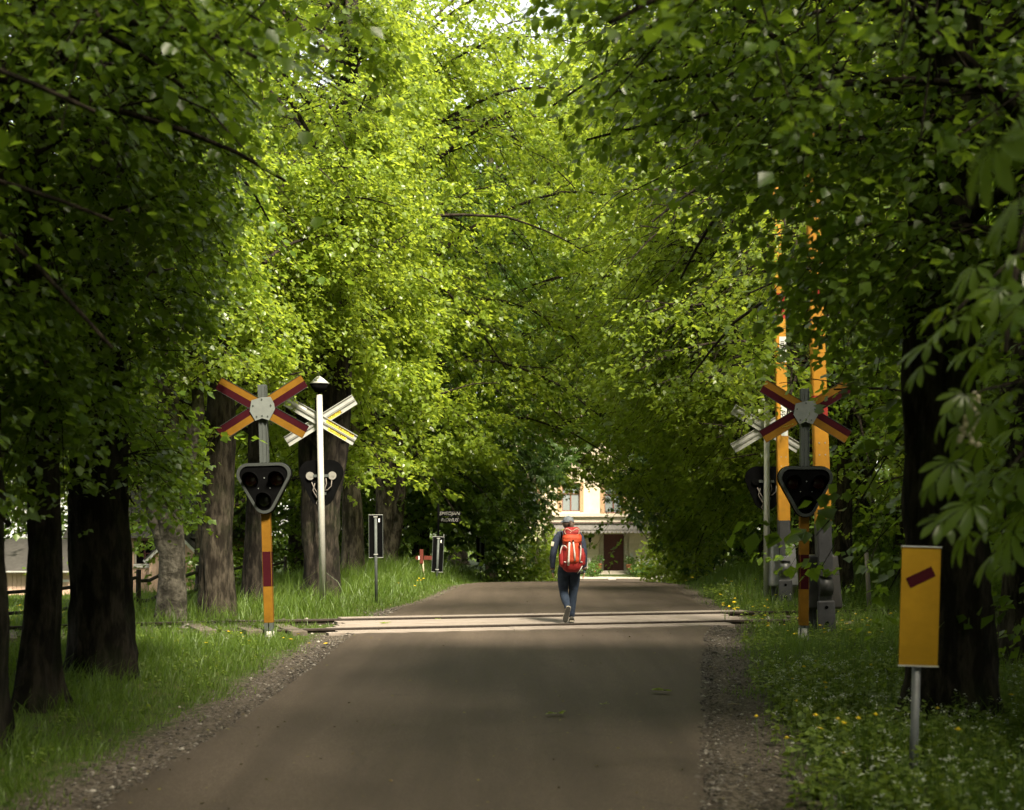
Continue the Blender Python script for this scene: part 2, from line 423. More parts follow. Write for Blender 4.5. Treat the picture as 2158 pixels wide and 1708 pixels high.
# ------------------------------------------------------------ foliage templates (x along the leaf, y across, z up)
LEAF_HI = (np.array([(0,0,0),(.18,-.36,.05),(.62,-.36,.04),(1,0,-.12),(.62,.36,.04),(.18,.36,.05)], float), [(0,1,2,3),(0,3,4,5)])
LEAF_LO = (np.array([(0,0,0),(.42,-.42,.07),(1,0,-.08),(.42,.42,.07)], float), [(0,1,2),(0,2,3)])
_mp = [(0,0),(.10,-.52),(.34,-.25),(.76,-.42),(1,0),(.76,.42),(.34,.25),(.10,.52)]
LEAF_MAPLE = (np.array([(x, y, -.10*x*x-.12*abs(y)) for x, y in _mp], float), [tuple(range(8))])
def _chest():
    V_, F_ = [], []
    for a, L in ((-100,.55),(-62,.8),(-28,.95),(0,1.0),(28,.95),(62,.8),(100,.55)):
        c, s = math.cos(rad(a)), math.sin(rad(a)); b = len(V_)
        for x, y, z in ((.03,0,0),(.62,-.15,-.02),(1,0,-.22),(.62,.15,-.02)):
            V_.append((L*(x*c-y*s), L*(x*s+y*c), L*z*1.3+.02))
        F_ += [(b, b+1, b+2), (b, b+2, b+3)]
    return np.array(V_, float), F_
LEAF_CHEST = _chest()
def unit(a): return a/np.maximum(np.linalg.norm(a, axis=-1, keepdims=True), 1e-9)
def leaves_mesh(name, P, A, Nn, S, templ, mat):
    T_, F_ = templ
    A = unit(A); B = unit(np.cross(Nn, A)); C = np.cross(A, B)
    n = len(P); k_ = len(T_)
    Vv = P[:, None]+S[:, None, None]*(T_[None, :, 0:1]*A[:, None]+T_[None, :, 1:2]*B[:, None]+T_[None, :, 2:3]*C[:, None])
    cnt = np.tile([len(f) for f in F_], n)
    fl = np.concatenate([np.array(f) for f in F_])
    idx = (fl[None]+(np.arange(n)*k_)[:, None]).ravel()
    return np_mesh(name, Vv.reshape(-1, 3), cnt, idx, mat)
def tubes_mesh(name, lines, radii, nside, mat):
    """lines (L,K,3), radii (L,K)"""
    L, K, _ = lines.shape
    d = np.empty_like(lines); d[:, 1:-1] = lines[:, 2:]-lines[:, :-2]; d[:, 0] = lines[:, 1]-lines[:, 0]; d[:, -1] = lines[:, -1]-lines[:, -2]
    d = unit(d); up = np.zeros_like(d); up[..., 2] = 1; up[np.abs(d[..., 2]) > .9] = (1, 0, 0)
    x = unit(np.cross(d, up)); y = np.cross(d, x)
    a = np.arange(nside)*2*math.pi/nside
    ring = lines[:, :, None]+radii[:, :, None, None]*(x[:, :, None]*np.cos(a)[None, None, :, None]+y[:, :, None]*np.sin(a)[None, None, :, None])
    Vv = ring.reshape(-1, 3)
    b = (np.arange(L)*K*nside)[:, None, None]+(np.arange(K-1)*nside)[None, :, None]
    s = np.arange(nside)[None, None]; s2 = (s+1) % nside
    Q = np.stack([b+s, b+s2, b+s2+nside, b+s+nside], -1).reshape(-1, 4)
    return Vv, Q
# ---- where leaves may not hang: the clear arch over the road, the sun's gaps
def inview(P, mg):
    return (np.abs(P[:, 0]) < .345*P[:, 1]*1.1+mg) & (P[:, 2]-ZC < .36*P[:, 1]*1.08+mg) & (P[:, 1] > 1)
def openair(P, rs):
    X, Y, Z = P[:, 0], P[:, 1], P[:, 2]
    t = Y-.33*np.clip(X-.3, -9, 9); xi = X+1.5-.08*Y
    zl = np.where(X < 1.2, 5.2, 7.2)+rs.normal(0,.35,len(P))
    hit = (t > 21.0) & (t < 28.8) & (X > -4.2) & (X < .3+rs.normal(0,.3,len(P))) & (Z > zl)       # the open strip above the rails
    hit |= (Y > 10.5) & (Y < 21.8) & (X > -1.2-.17*(Y-10.5)+rs.normal(0,.25,len(P))) & (X < .1+.05*(Y-10.5)+rs.normal(0,.25,len(P)))
    hit |= (Y > 27.5) & (Y < 39) & (xi > -3.0-.35*np.sin(Y*1.7)+rs.normal(0,.3,len(P))) & (xi < .2+.4*np.sin(Y*1.3)+rs.normal(0,.3,len(P)))
    return hit
def keepout(P, rs):
    X, Y, Z = P[:, 0], P[:, 1], P[:, 2]
    x0 = -1.5+.08*Y
    xi = X-x0+rs.normal(0,.12,len(X)); zz = Z+rs.normal(0,.12,len(X))
    wl = interp(Y, ARCH_L); wr = interp(Y, ARCH_R)
    mixr = smooth((xi+1.2)/2.0)
    top = interp(Y, ARCH_TL)*(1-mixr)+interp(Y, ARCH_TR)*mixr
    s = np.where(xi < 0, -xi/wl, xi/wr)
    prof = np.sqrt(np.clip(1-s**2.6, 0, 1)); kf = smooth((Y-42)/6)*(xi > 0); prof = prof*(1-kf)+np.clip(1-s, 0, 1)*kf
    inside = (s < 1) & (zz < top*prof)
    low = (zz < .9) & (Y < 45)
    for (xa, xb, ya, yb, zt_) in CLEAR: low |= (X > xa) & (X < xb) & (Y > ya) & (Y < yb) & (zz < zt_)
    return inside | low | openair(P, rs)
CLEAR = [(-3.5,-1.5,8,19,3.55),(-3.9,-2,19,32,4.45),(-5.0,-3.8,19,32,3.9),(3.2,6.2,19.5,32,3.35),(1.6,4.7,8,19.5,2.75),(3.0,4.4,19,24,3.6),(-9,-3.6,13,30,1.5),(-30,-4.5,22,49,1.7),(-7,-2,28,45,2.2)]
ARCH_L = [(-20,2.6),(12,2.7),(16,3.3),(20,3.9),(26,4.6),(32,4.0),(36,3.0),(44,2.2),(52,1.9),(62,1.9),(70,3),(85,5)]
ARCH_R = [(-20,3.4),(12,3.5),(20,3.8),(26,3.7),(32,3.3),(36,3.1),(44,2.9),(52,3.2),(62,3.3),(70,3.3),(85,5)]
ARCH_TL = [(-20,3.8),(5,3.2),(9,4.0),(11,5.2),(14,6.2),(20,8.0),(26,9.5),(30,9.5),(36,7.5),(44,4.5),(52,4.0),(62,3.5),(70,3.4),(76,6),(85,9)]
ARCH_TR = [(-20,3.8),(5,3.2),(9,4.0),(14,5.2),(20,5.0),(26,4.9),(30,4.6),(36,4.2),(44,4.2),(52,3.8),(62,3.4),(70,3.2),(76,6),(85,9)]
SXY = (SUN.x/SUN.z, SUN.y/SUN.z)
SHAFTS = [  # (x, y, rx, ry, z of the lit target)
 (.6,25.4,3.8,1.8,.0), (-1.8,24.2,1.9,1.3,0), (4.3,26.6,1.9,1.0,0),
 (.93,24.3,.9,.9,1.0),
 (-4.8,21.3,2.3,1.2,0), (4.8,22.0,2.0,1.2,0), (3.4,11.5,1.8,2.8,0),
 (5.3,29.8,.7,.7,1.0),(5.3,29.8,.7,.7,2.5),(5.3,29.8,.6,.6,4.0),(5.2,29.8,.5,.5,5.5),
 (4.8,23.0,.45,.45,2.6),(4.8,23.0,.45,.45,3.6),
 (5.05,30.1,.5,.5,2.0),(5.05,30.1,.6,.6,3.6),
 (-3.6,28.6,.5,.5,2.8),(-3.5,28.6,.8,.7,3.6),
 (1.3,35.3,3.5,1.1,.3),
 (0.3,22.0,3.0,1.3,0), (-12.5,46,5,5,1.0), (-14,30,5,6,0),
 (-1.4,37.5,1.5,1.5,.6),(4.8,33,1.3,1.2,.3),
]
def shafts(P, rs):
    X, Y, Z = P[:, 0], P[:, 1], P[:, 2]
    hit = (Y < 5.2) & (Z < 6) & (np.abs(X) < 3.5)
    for (x, y, rx, ry, z) in SHAFTS:
        dz = Z-z
        gx_ = X-SXY[0]*dz-x; gy_ = Y-SXY[1]*dz-y
        r2 = (gx_/rx)**2+(gy_/ry)**2
        hit |= (r2 < 1+rs.normal(0,.18,len(P))) & (dz > .4)
    return hit
LEAFCOUNT = [0]
def bark_trunk(base, H, r0, lean=(0,0), flare=1.5, seed=0, rough=.06, curve=(0,0), nside=36, nring=56, topr=.45):
    rs = random.Random(seed); V_ = []
    bx, by, bz = base
    ph = [rs.uniform(0, 6.28) for _ in range(6)]
    path = []
    for i in range(nring+1):
        t = i/nring; z = H*t**1.15
        fl = 1+(flare-1)*math.exp(-z/.28)
        r = r0*(1-(1-topr)*t)*fl
        cx = bx+lean[0]*z+curve[0]*z*z+.04*math.sin(z*1.1+ph[0])*min(1, z); cy = by+lean[1]*z+curve[1]*z*z+.04*math.sin(z*.9+ph[1])*min(1, z)
        path.append((cx, cy, bz-.12+z, r/fl))
        for k_ in range(nside):
            a = 2*math.pi*k_/nside
            rootl = (fl-1)*.55*(math.sin(a*5+ph[2])+.6*math.sin(a*3+ph[3]))
            nv = mnoise.noise(Vector((math.cos(a)*2.2*r0/.35, math.sin(a)*2.2*r0/.35, z*.55+seed*7.3)))
            nf = mnoise.noise(Vector((math.cos(a)*8*r0/.35, math.sin(a)*8*r0/.35, z*1.3+seed*3.1)))
            ridge = (1-abs(nf)*2.2)
            rr = r*(1+.16*nv+rootl*.45)+rough*(ridge-.5)*min(1, r0/.3)
            V_.append((cx+rr*math.cos(a), cy+rr*math.sin(a), bz-.12+z))
    V_ = np.array(V_)
    i = np.arange(nring)[:, None]*nside; s = np.arange(nside)[None]; s2 = (s+1) % nside
    Q = np.stack([i+s, i+s2, i+s2+nside, i+s+nside], -1).reshape(-1, 4)
    return V_, Q, path
def merge(parts):
    Vs, Qs, o = [], [], 0
    for V_, Q in parts: Vs.append(V_); Qs.append(Q+o); o += len(V_)
    return np.concatenate(Vs), np.concatenate(Qs)
def make_tree(label, name, base, H, r0, seed, lean=(0,0), curve=(0,0), limbs=16, zmin=2.2, reach=5.0, nsub=14, ntw=7, nlf=9,
              leaf='lime', mat=None, size=.075, bark=None, az=None, droop=.5, cat='tree', group=None, flare=1.5, vs=1.8, cut=True, fork=None, extra=None, rough=.05, thin=None, shr=.55):
    rs = np.random.default_rng(seed)
    bark = bark or M_BARK; mat = mat or M_LIME
    z0 = gz(base[0], base[1])
    root = empty(name, (base[0], base[1], z0), label, cat, group)
    near = math.hypot(base[0], base[1]-10) < 30
    V_, Q, path = bark_trunk((base[0], base[1], z0), H*.8, r0, lean, flare, seed, rough, curve, 36 if near else 20, 56 if near else 30)
    parts = [(V_, Q)]
    path = np.array(path)
    # limbs
    nL = limbs
    hz = zmin+(H*.74-zmin)*np.sort(rs.random(nL))**.9
    a_ = np.arange(nL)*2.4+rs.uniform(0, 6.28)+rs.normal(0,.3,nL)
    if az is not None:      # preferred directions (radians, spread)
        pick = rs.integers(0, len(az), nL); a_ = np.array([rs.normal(az[p][0], az[p][1]) for p in pick])
    Lh = reach*(1-shr*((hz-zmin)/(H*.8-zmin))**1.6)*rs.uniform(.75,1.15,nL)
    e0 = rs.uniform(.25,.75,nL)+.5*(hz-zmin)/(H-zmin)
    if extra is not None:
        for (h, a, L, e, _d) in extra:
            hz = np.append(hz, h); a_ = np.append(a_, a); Lh = np.append(Lh, L); e0 = np.append(e0, e)
        nL = len(hz)
    dr_ = droop*rs.uniform(.7,1.3,nL)
    if extra is not None:
        for i_, ex in enumerate(extra): dr_[nL-len(extra)+i_] = ex[4]
    K = 12; s = np.linspace(0, 1, K)
    sx = np.interp(hz, path[:, 2]-z0, path[:, 0]); sy = np.interp(hz, path[:, 2]-z0, path[:, 1]); sr = np.interp(hz, path[:, 2]-z0, path[:, 3])
    wig = np.cumsum(rs.normal(0,.10,(nL, K)), 1)*s[None]
    ang = a_[:, None]+wig*.5
    step = Lh[:, None]/(K-1)
    X = sx[:, None]+np.concatenate([np.zeros((nL,1)), np.cumsum(np.cos(ang[:, 1:])*step, 1)], 1)
    Y = sy[:, None]+np.concatenate([np.zeros((nL,1)), np.cumsum(np.sin(ang[:, 1:])*step, 1)], 1)
    Z = (z0+hz)[:, None]+Lh[:, None]*(np.tan(np.clip(e0,0,1.1))[:, None]*s[None]-dr_[:, None]*s[None]**2*1.15)+np.cumsum(rs.normal(0,.035,(nL, K)), 1)*Lh[:, None]*.15
    LL = np.stack([X, Y, Z], -1)
    if cut:     # a limb ends where the open arch over the road begins
        for q in range(nL):
            ins = np.nonzero(keepout(LL[q], rs)[3:])[0]
            if len(ins):
                f_ = (ins[0]+1)/(K-1); t_ = s*f_*(K-1)
                LL[q] = np.stack([np.interp(t_, np.arange(K), LL[q][:, c_]) for c_ in range(3)], 1); Lh[q] *= max(f_, .45)
    LR = (np.minimum(sr*.35, .014+.0065*Lh)[:, None]*(1-.85*s[None])+.006)
    parts.append(tubes_mesh('', LL, LR, 7, bark))
    # sub branches
    st = np.linspace(.16, 1.0, nsub)
    li = np.repeat(np.arange(nL), nsub); ss = np.tile(st, nL)+rs.uniform(-.03,.03,nL*nsub); ss = np.clip(ss, .05, .995)
    fi = ss*(K-1); i0 = np.minimum(fi.astype(int), K-2); fr = (fi-i0)[:, None]
    B0 = LL[li, i0]*(1-fr)+LL[li, i0+1]*fr
    D0 = unit(LL[li, i0+1]-LL[li, i0])
    sgn = np.where(np.arange(nL*nsub) % 2 == 0, 1, -1)
    ba = np.arctan2(D0[:, 1], D0[:, 0])+sgn*rs.uniform(.5,1.25,len(li))*(1-.5*(ss > .95))
    Ls = Lh[li]*.42*(1.05-.6*ss)*rs.uniform(.6,1.3,len(li))+.25
    be = rs.uniform(-.25,.55,len(li))
    K2 = 6; s2 = np.linspace(0, 1, K2)
    SB = B0[:, None]+Ls[:, None, None]*np.stack([np.cos(ba)[:, None]*s2, np.sin(ba)[:, None]*s2, be[:, None]*s2-(.35+droop)*s2[None]**2*rs.uniform(.3,1.1,len(li))[:, None]], -1)
    SB += rs.normal(0,.035,SB.shape)*s2[None, :, None]
    bad = keepout(SB[:, -1], rs) if cut else np.zeros(len(SB), bool)
    bad2 = keepout(SB[:, 2], rs) if cut else bad
    ok = ~(bad | bad2) & ~(shafts(SB[:, 3], rs) & shafts(SB[:, -1], rs))
    SB = SB[ok]; Ls = Ls[ok]; ba = ba[ok]
    SR = (.003+.0055*Ls[:, None])*(1-.75*s2[None])+.002
    sv = inview(SB[:, 3], .6)
    parts.append(tubes_mesh('', SB[sv][:, [0,2,3,5]] if near else SB[sv][:, [0,2,5]], SR[sv][:, [0,2,3,5]] if near else SR[sv][:, [0,2,5]], 3, bark))
    # twigs
    n2 = len(SB); ti = np.repeat(np.arange(n2), ntw); ts = np.clip(np.tile(np.linspace(.2,1.0,ntw), n2)+rs.uniform(-.06,.06,n2*ntw), 0, .999)
    fi = ts*(K2-1); i0 = np.minimum(fi.astype(int), K2-2); fr = (fi-i0)[:, None]
    T0 = SB[ti, i0]*(1-fr)+SB[ti, i0+1]*fr
    sg = np.where(np.arange(len(ti)) % 2 == 0, 1, -1)
    ta = ba[ti]+sg*rs.uniform(.3,1.3,len(ti))
    tl = rs.uniform(.3,.75,len(ti))*(reach/5)**.3
    te = rs.normal(-.25,.35,len(ti))
    TD = np.stack([np.cos(ta)*np.cos(te), np.sin(ta)*np.cos(te), np.sin(te)], 1)
    T1 = T0+TD*tl[:, None]; T1[:, 2] -= .12*tl
    if near:
        pick = (rs.random(len(T0)) < .3) & inview(T0, .3) & ~keepout(T1, rs) & ~shafts(T1, rs)
        tw = np.stack([T0[pick], T1[pick]], 1)
        rr = np.full((len(tw), 2), .0035); rr[:, 1] = .0015
        parts.append(tubes_mesh('', tw, rr, 3, bark))
    # leaves
    m = len(T0)*nlf
    lt = np.repeat(np.arange(len(T0)), nlf); ls = np.tile(np.linspace(.1,1.05,nlf), len(T0))+rs.uniform(-.05,.05,m)
    P = T0[lt]+(T1-T0)[lt]*ls[:, None]+rs.normal(0,.05,(m, 3))
    keep = np.ones(m, bool)
    if cut: keep &= ~keepout(P, rs)
    keep &= ~shafts(P, rs)
    if thin is not None: keep &= thin(P, rs)
    # only what could be seen or throws shade into view
    vis = inview(P, 1.0)
    keep &= vis | (rs.random(m) < .28)
    P = P[keep]; lt = lt[keep]; vis = vis[keep]; m = len(P)
    sd = np.where(np.arange(m) % 2 == 0, 1, -1)
    la = ta[lt]+sd*rs.uniform(.3,1.2,m)
    le = rs.normal(-.55,.35,m)
    A = np.stack([np.cos(la)*np.cos(le), np.sin(la)*np.cos(le), np.sin(le)], 1)
    Nn = np.stack([rs.normal(0,.45,m), rs.normal(0,.45,m), np.ones(m)], 1)
    S = size*rs.gamma(14, 1/14, m)*np.where(vis, 1, vs)
    templ = {'lime': LEAF_LO, 'limehi': LEAF_HI, 'maple': LEAF_MAPLE, 'chestnut': LEAF_CHEST}[leaf]
    if leaf in ('maple', 'chestnut'): Nn = np.stack([rs.normal(0,.3,m), rs.normal(0,.3,m), np.ones(m)], 1)
    me = leaves_mesh('crown', P, A, Nn, S, templ, mat)
    LEAFCOUNT[0] += m
    inv = Matrix.Translation((-base[0], -base[1], -z0))
    me.transform(inv)
    V_, Q = merge(parts[:1]+([fork] if fork else []))
    tm = np_mesh('trunk', V_, np.full(len(Q), 4), Q.ravel(), bark); tm.transform(inv)
    for p in tm.polygons: p.use_smooth = True
    V_, Q = merge(parts[1:])
    bmsh = np_mesh('branches', V_, np.full(len(Q), 4), Q.ravel(), M_TWIG if bark in (M_BARK, M_BARK_D, M_BARK_LIT) else bark); bmsh.transform(inv)
    for p in bmsh.polygons: p.use_smooth = True
    link('trunk', tm, root); link('branches', bmsh, root)
    c = link('crown', me, root); c['kind'] = 'stuff'
    return root
def copy_shift(root, loc, rz, label, sx=1.0):
    c = copy_tree(root); c.location = loc; c.rotation_euler = (0, 0, rz); c.scale = (sx, sx, sx); c['label'] = label
    return c
PI = math.pi
LT = 'lime_tree'
R_, L_ = [(0,.8),(-PI*.5,.7),(PI*.5,.7)], [(PI,.8),(-PI*.5,.7),(PI*.5,.7)]
def forks(bx, by, lst):
    L_, R2 = [], []
    z0 = gz(bx, by)
    for pts, r0, r1 in lst:
        pts = np.array(pts, float); t = np.linspace(0, len(pts)-1, 14)
        q = np.stack([np.interp(t, range(len(pts)), pts[:, c]) for c in range(3)], 1); q[1:-1] += np.random.default_rng(len(pts)).normal(0,.02,(12,3))
        L_.append(q+np.array([bx, by, z0])); R2.append(np.linspace(r0, r1, 14))
    return tubes_mesh('', np.array(L_), np.array(R2), 14, None)
F4 = forks(-5.6, 24.9, [([(0,0,1.9),(.22,0,2.5),(.42,.05,3.3),(.5,.1,5)], .15, .08), ([(-.05,0,1.1),(-.30,0,1.7),(-.42,0,2.3),(-.75,0,3.1),(-1.1,0,4.5)], .12, .05)])
F7 = forks(-3.95, 31.2, [([(.05,0,.5),(.18,0,1.2),(.32,0,2.2),(.5,.1,3.6),(.62,.2,6)], .22, .10), ([(-.05,0,.3),(-.2,0,1.6),(-.28,0,3.2),(-.5,0,6)], .24, .12)])
F8 = forks(-3.6, 43.5, [([(.05,0,.2),(.28,0,1.4),(.38,.05,3.3),(.5,.1,6)], .26, .14)])
# left row, near to far
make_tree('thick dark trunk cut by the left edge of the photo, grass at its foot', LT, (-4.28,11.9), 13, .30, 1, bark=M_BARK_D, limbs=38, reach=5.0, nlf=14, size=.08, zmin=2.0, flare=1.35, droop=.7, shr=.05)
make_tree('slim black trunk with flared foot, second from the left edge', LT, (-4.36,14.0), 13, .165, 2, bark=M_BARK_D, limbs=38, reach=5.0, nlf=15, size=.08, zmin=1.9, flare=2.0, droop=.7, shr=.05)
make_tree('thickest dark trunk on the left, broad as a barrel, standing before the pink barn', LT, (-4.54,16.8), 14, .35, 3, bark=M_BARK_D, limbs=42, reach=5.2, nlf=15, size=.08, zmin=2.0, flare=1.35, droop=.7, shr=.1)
make_tree('maple overhanging the left verge from beyond the left row of trunks', 'maple_tree', (-7.6,20.5), 14, .25, 41, limbs=30, reach=5, nlf=12, size=.085, zmin=2.4, droop=.6)
make_tree('pale grey barked tree forking low, between the fence posts behind the left rails', LT, (-5.6,24.9), 11, .235, 4, limbs=34, reach=5.0, size=.085, nlf=15, fork=F4, bark=M_BARK_P, zmin=2.8, flare=1.25, rough=.02, droop=.6, mat=M_LIME_LIT)
make_tree('straight furrowed brown trunk just left of the left crossing sign', LT, (-5.07,26.2), 11, .31, 5, limbs=34, reach=5.0, size=.085, nlf=15, zmin=2.8, flare=1.25, droop=.6, mat=M_LIME_LIT)
make_tree('lower darker trunk right behind the left crossing sign post', LT, (-4.95,29.4), 11, .24, 6, bark=M_BARK_D, limbs=32, reach=5, size=.085, nlf=15, zmin=3.2, droop=.6, mat=M_LIME_LIT)
make_tree('stout leaning trunk widening upward behind the white pole on the left', LT, (-3.95,31.2), 17, .34, 7, fork=F7, bark=M_BARK_D, limbs=40, reach=6, size=.10, nlf=17, zmin=2.8, lean=(.05,0), mat=M_LIME_LIT, droop=.6, shr=.3)
make_tree('brown trunk behind the back of the nearer grey distance sign', LT, (-4.0,38.0), 19, .28, 8, bark=M_BARK_LIT, limbs=46, reach=7, size=.115, nlf=17, zmin=2.6, mat=M_LIME_LIT, droop=.6, shr=.2)
make_tree('twin stemmed grey trunk right of the nearer distance sign back', LT, (-3.6,43.5), 20, .30, 9, bark=M_BARK_LIT, fork=F8, limbs=48, reach=7.5, size=.13, nlf=16, zmin=2.4, mat=M_LIME_LIT, droop=.6, shr=.15)
# right row
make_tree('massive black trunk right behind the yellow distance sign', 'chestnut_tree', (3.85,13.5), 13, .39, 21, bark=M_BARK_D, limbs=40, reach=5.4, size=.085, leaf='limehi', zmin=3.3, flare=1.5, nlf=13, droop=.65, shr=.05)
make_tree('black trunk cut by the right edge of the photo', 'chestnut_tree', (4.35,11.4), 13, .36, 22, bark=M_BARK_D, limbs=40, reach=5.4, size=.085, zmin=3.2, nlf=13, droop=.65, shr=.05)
make_tree('maple reaching over the right crossing sign, trunk hidden behind the black trunks', 'maple_tree', (6.4,19.0), 15, .3, 23, limbs=46, reach=6.8, size=.115, leaf='maple', mat=M_MAPLE, zmin=2.8, nlf=7,
          az=[(PI, .55), (PI*.75, .5), (PI*1.3, .5)], droop=.65, shr=.15)
make_tree('lime leaning over the crossing from behind the right barrier machines', LT, (7.1,32.5), 16, .2, 24, limbs=42, reach=7, size=.10, nlf=15, zmin=2.6, az=[(PI,.7),(PI*.6,.6),(PI*1.4,.6)], droop=.65, shr=.15, mat=M_LIME_LIT)
make_tree('rough grey trunk seen between the two barrier booms', LT, (6.75,34.5), 17, .17, 25, limbs=42, reach=7, size=.105, nlf=15, zmin=2.4, az=[(PI,.8),(PI*1.4,.6)], droop=.65, shr=.15, mat=M_LIME_LIT)
make_tree('lime of the far right row with branches sweeping down to the verge', LT, (7.9,41), 18, .3, 26, limbs=46, reach=7.5, size=.12, nlf=15, zmin=1.4, az=L_, droop=.7, shr=.15, mat=M_LIME_LIT)
make_tree('lime farther along the right row shading the road crest', LT, (8.3,49), 19, .3, 27, limbs=46, reach=8, size=.14, nlf=14, zmin=1.2, az=L_, droop=.7, shr=.1, mat=M_LIME_LIT)
make_tree('dark chestnut hanging over the road right of the villa door', 'chestnut_tree', (9.2,60), 19, .35, 28, limbs=36, reach=6.5, size=.26, leaf='chestnut', mat=M_CHEST, zmin=1.2, az=[(PI,.8),(PI*1.4,.5)], droop=.8, nsub=14, ntw=6, nlf=3)
make_tree('dark chestnut with pale flower candles left of the villa gap', 'chestnut_tree', (-3.4,57), 19, .35, 10, limbs=40, reach=5.6, size=.26, leaf='chestnut', mat=M_CHEST, zmin=.8, az=[(0,.8),(-PI*.4,.6)], droop=.8, nsub=14, ntw=6, nlf=3)
make_tree('bushy dark lime behind the signpost at the left of the road', LT, (-4.0,50), 19, .3, 11, limbs=48, reach=7, size=.14, nlf=14, zmin=.8, droop=.8, shr=.15)
# second rank: trees standing in the fields either side
bk = dict(nsub=12, ntw=6, nlf=11, vs=1.1, cut=True, droop=.7)
make_tree('light lime trailing thin twigs in front of the villa window', LT, (-.9,66), 25, .25, 12, limbs=70, reach=7, size=.14, nlf=12, zmin=2.6, droop=.8, shr=.1, az=[(0,.6)], mat=M_LIME_LIT)
t1 = make_tree('tall tree in the field behind the left row, left of the barn', LT, (-11.5,33), 17, .3, 51, limbs=34, reach=6, size=.13, zmin=3.6, **bk)
t2 = make_tree('tall bushy tree on the right beyond the rails', LT, (12.0,38), 18, .3, 52, limbs=38, reach=6.5, size=.14, zmin=1.0, **bk)
SECOND = [(t2,(-16.5,59),3.0,1.1,'bushy tree behind the shed, left of the barn'),(t2,(-22.5,61),5.0,1.2,'bushy tree behind the meadow at the left edge'),(t2,(4,107),4.0,2.3,'tall tree right behind the villa roof'),
 (t2,(-7,82),1.4,1.6,'tall tree left of the villa garden'),(t2,(18,84),2.0,1.7,'tall tree right of the villa garden'),(t2,(10.6,24.4),.6,.7,'low dark tree between the yellow sign and the rails'),(t2,(8.9,34.5),3.6,.75,'low bushy tree behind the right rail fence posts'),(t1,(-9.3,19.5),1.0,.95,'tall tree just behind the left row near the rails'),(t1,(-8.8,11.5),2.0,.95,'tall tree just behind the left row beside the broad trunk'),(t1,(-9.0,5),3.3,.95,'tall tree added for shade behind the left row outside the frame'),
 (t2,(9.9,15.5),.2,.75,'bushy tree just behind the black trunks on the right'),(t2,(9.0,8.5),1.9,.85,'bushy tree added for shade behind the right row outside the frame'),  # trees outside the frame here are added to block side light
 (t1,(-20,57),.2,1.3,'tall tree behind the shed roof'),(t2,(-11.5,58),1.9,1.2,'bushy tree right behind the barn gable'),(t2,(-25,52),4.2,1.2,'bushy tree at the far left of the meadow'),(t2,(-31,64),.2,1.6,'wide tree at the left end of the meadow'),
 (t2,(10.5,45),3.3,1.0,'bushy tree right behind the far right row'),(t2,(11.5,56),5.6,1.15,'bushy tree right of the dark chestnut'),(t2,(14,33),.1,1.0,'bushy tree beyond the rails at the right edge'),(t2,(11.2,28.5),2.2,.75,'low bushy tree right behind the barrier machines'),
 (t2,(-9,64),2.6,1.3,'bushy tree behind the dark chestnut on the left'),(t1,(-17,44),2.1,1.1,'tall tree left of the barn far out in the field'),(t2,(-9.5,47),4.0,1.05,'dense tree behind the signposts left of the road'),
 (t2,(-15,62),1.2,1.3,'tall tree behind the barn roof'),(t1,(-26,66),3.2,1.4,'far tree beyond the left meadow'),(t2,(-9.5,74),.4,1.25,'far tree left of the villa garden'),
 (t2,(12.5,27),2.6,.9,'bushy tree on the right behind the yellow distance sign'),(t2,(10.5,21.5),4.6,.85,'dark tree right of the maple beside the rails'),
 (t2,(15,50),5.2,1.2,'tall tree right of the avenue beyond the rails'),(t2,(15,66),.8,1.3,'far tree right of the villa garden'),(t1,(22,80),1.8,1.5,'far tree right behind the villa'),
 (t2,(-4,112),3.0,2.3,'tall tree behind the villa roof on the left'),(t2,(12,112),1.0,2.3,'tall tree behind the villa roof on the right'),(t2,(-22,95),5.0,1.6,'far tree closing the meadow on the left'),(t2,(26,48),2.2,1.3,'outer tree on the right beyond the rails')]
for (src, (x, y), rz, sc_, lab) in SECOND: copy_shift(src, (x, y, gz(x, y)-.1), rz, lab, sc_)
# behind and above the camera: limes added to shade the near road
far = make_tree('lime added for shade in the left row standing beside the photographer', LT, (-5.2,5.0), 14, .3, 31, limbs=40, reach=6.4, size=.085, vs=1.3, leaf='limehi', zmin=3.0, nlf=11, nsub=12, ntw=6, cut=True, shr=.1, thin=lambda P, rs: P[:, 2] > 3.1+rs.normal(0,.2,len(P)))
copy_shift(far, (5.2,3.2,gz(5.2,3.2)), 3.14, 'lime added for shade in the right row just outside the frame')
copy_shift(far, (-5.4,.5,gz(-5,-2.5)), .3, 'lime added for shade in the left row behind the photographer')
copy_shift(far, (5.2,-1.0,gz(5.2,-1)), 3.5, 'lime added for shade in the right row beside the photographer')
copy_shift(far, (5.2,-5.0,gz(5,-5)), 2.9, 'lime added for shade in the right row behind the photographer')
copy_shift(far, (-5.4,-5.0,gz(-5,-5)), .1, 'second lime added for shade in the left row behind the photographer')
copy_shift(far, (-5.5,9.0,gz(-5.5,9)), .15, 'lime added for shade in the left row just outside the left edge of the frame')
copy_shift(far, (-5.3,-9.0,gz(-5,-9)), .5, 'third lime added for shade in the left row behind the photographer')
copy_shift(far, (5.4,-9.5,gz(5,-9)), 3.3, 'third lime added for shade in the right row behind the photographer')
for x_, y_, r_, l_ in ((-5.3,2.2,.2,'fourth lime added for shade in the left row behind the photographer'),(-5.6,7.2,.4,'close set lime added for shade in the left row outside the frame'),(5.4,.9,3.3,'close set lime added for shade in the right row outside the frame'),(-5.5,-2.6,.5,'fifth lime added for shade in the left row behind the photographer')): copy_shift(far, (x_, y_, gz(x_, y_)), r_, l_, 1.12)
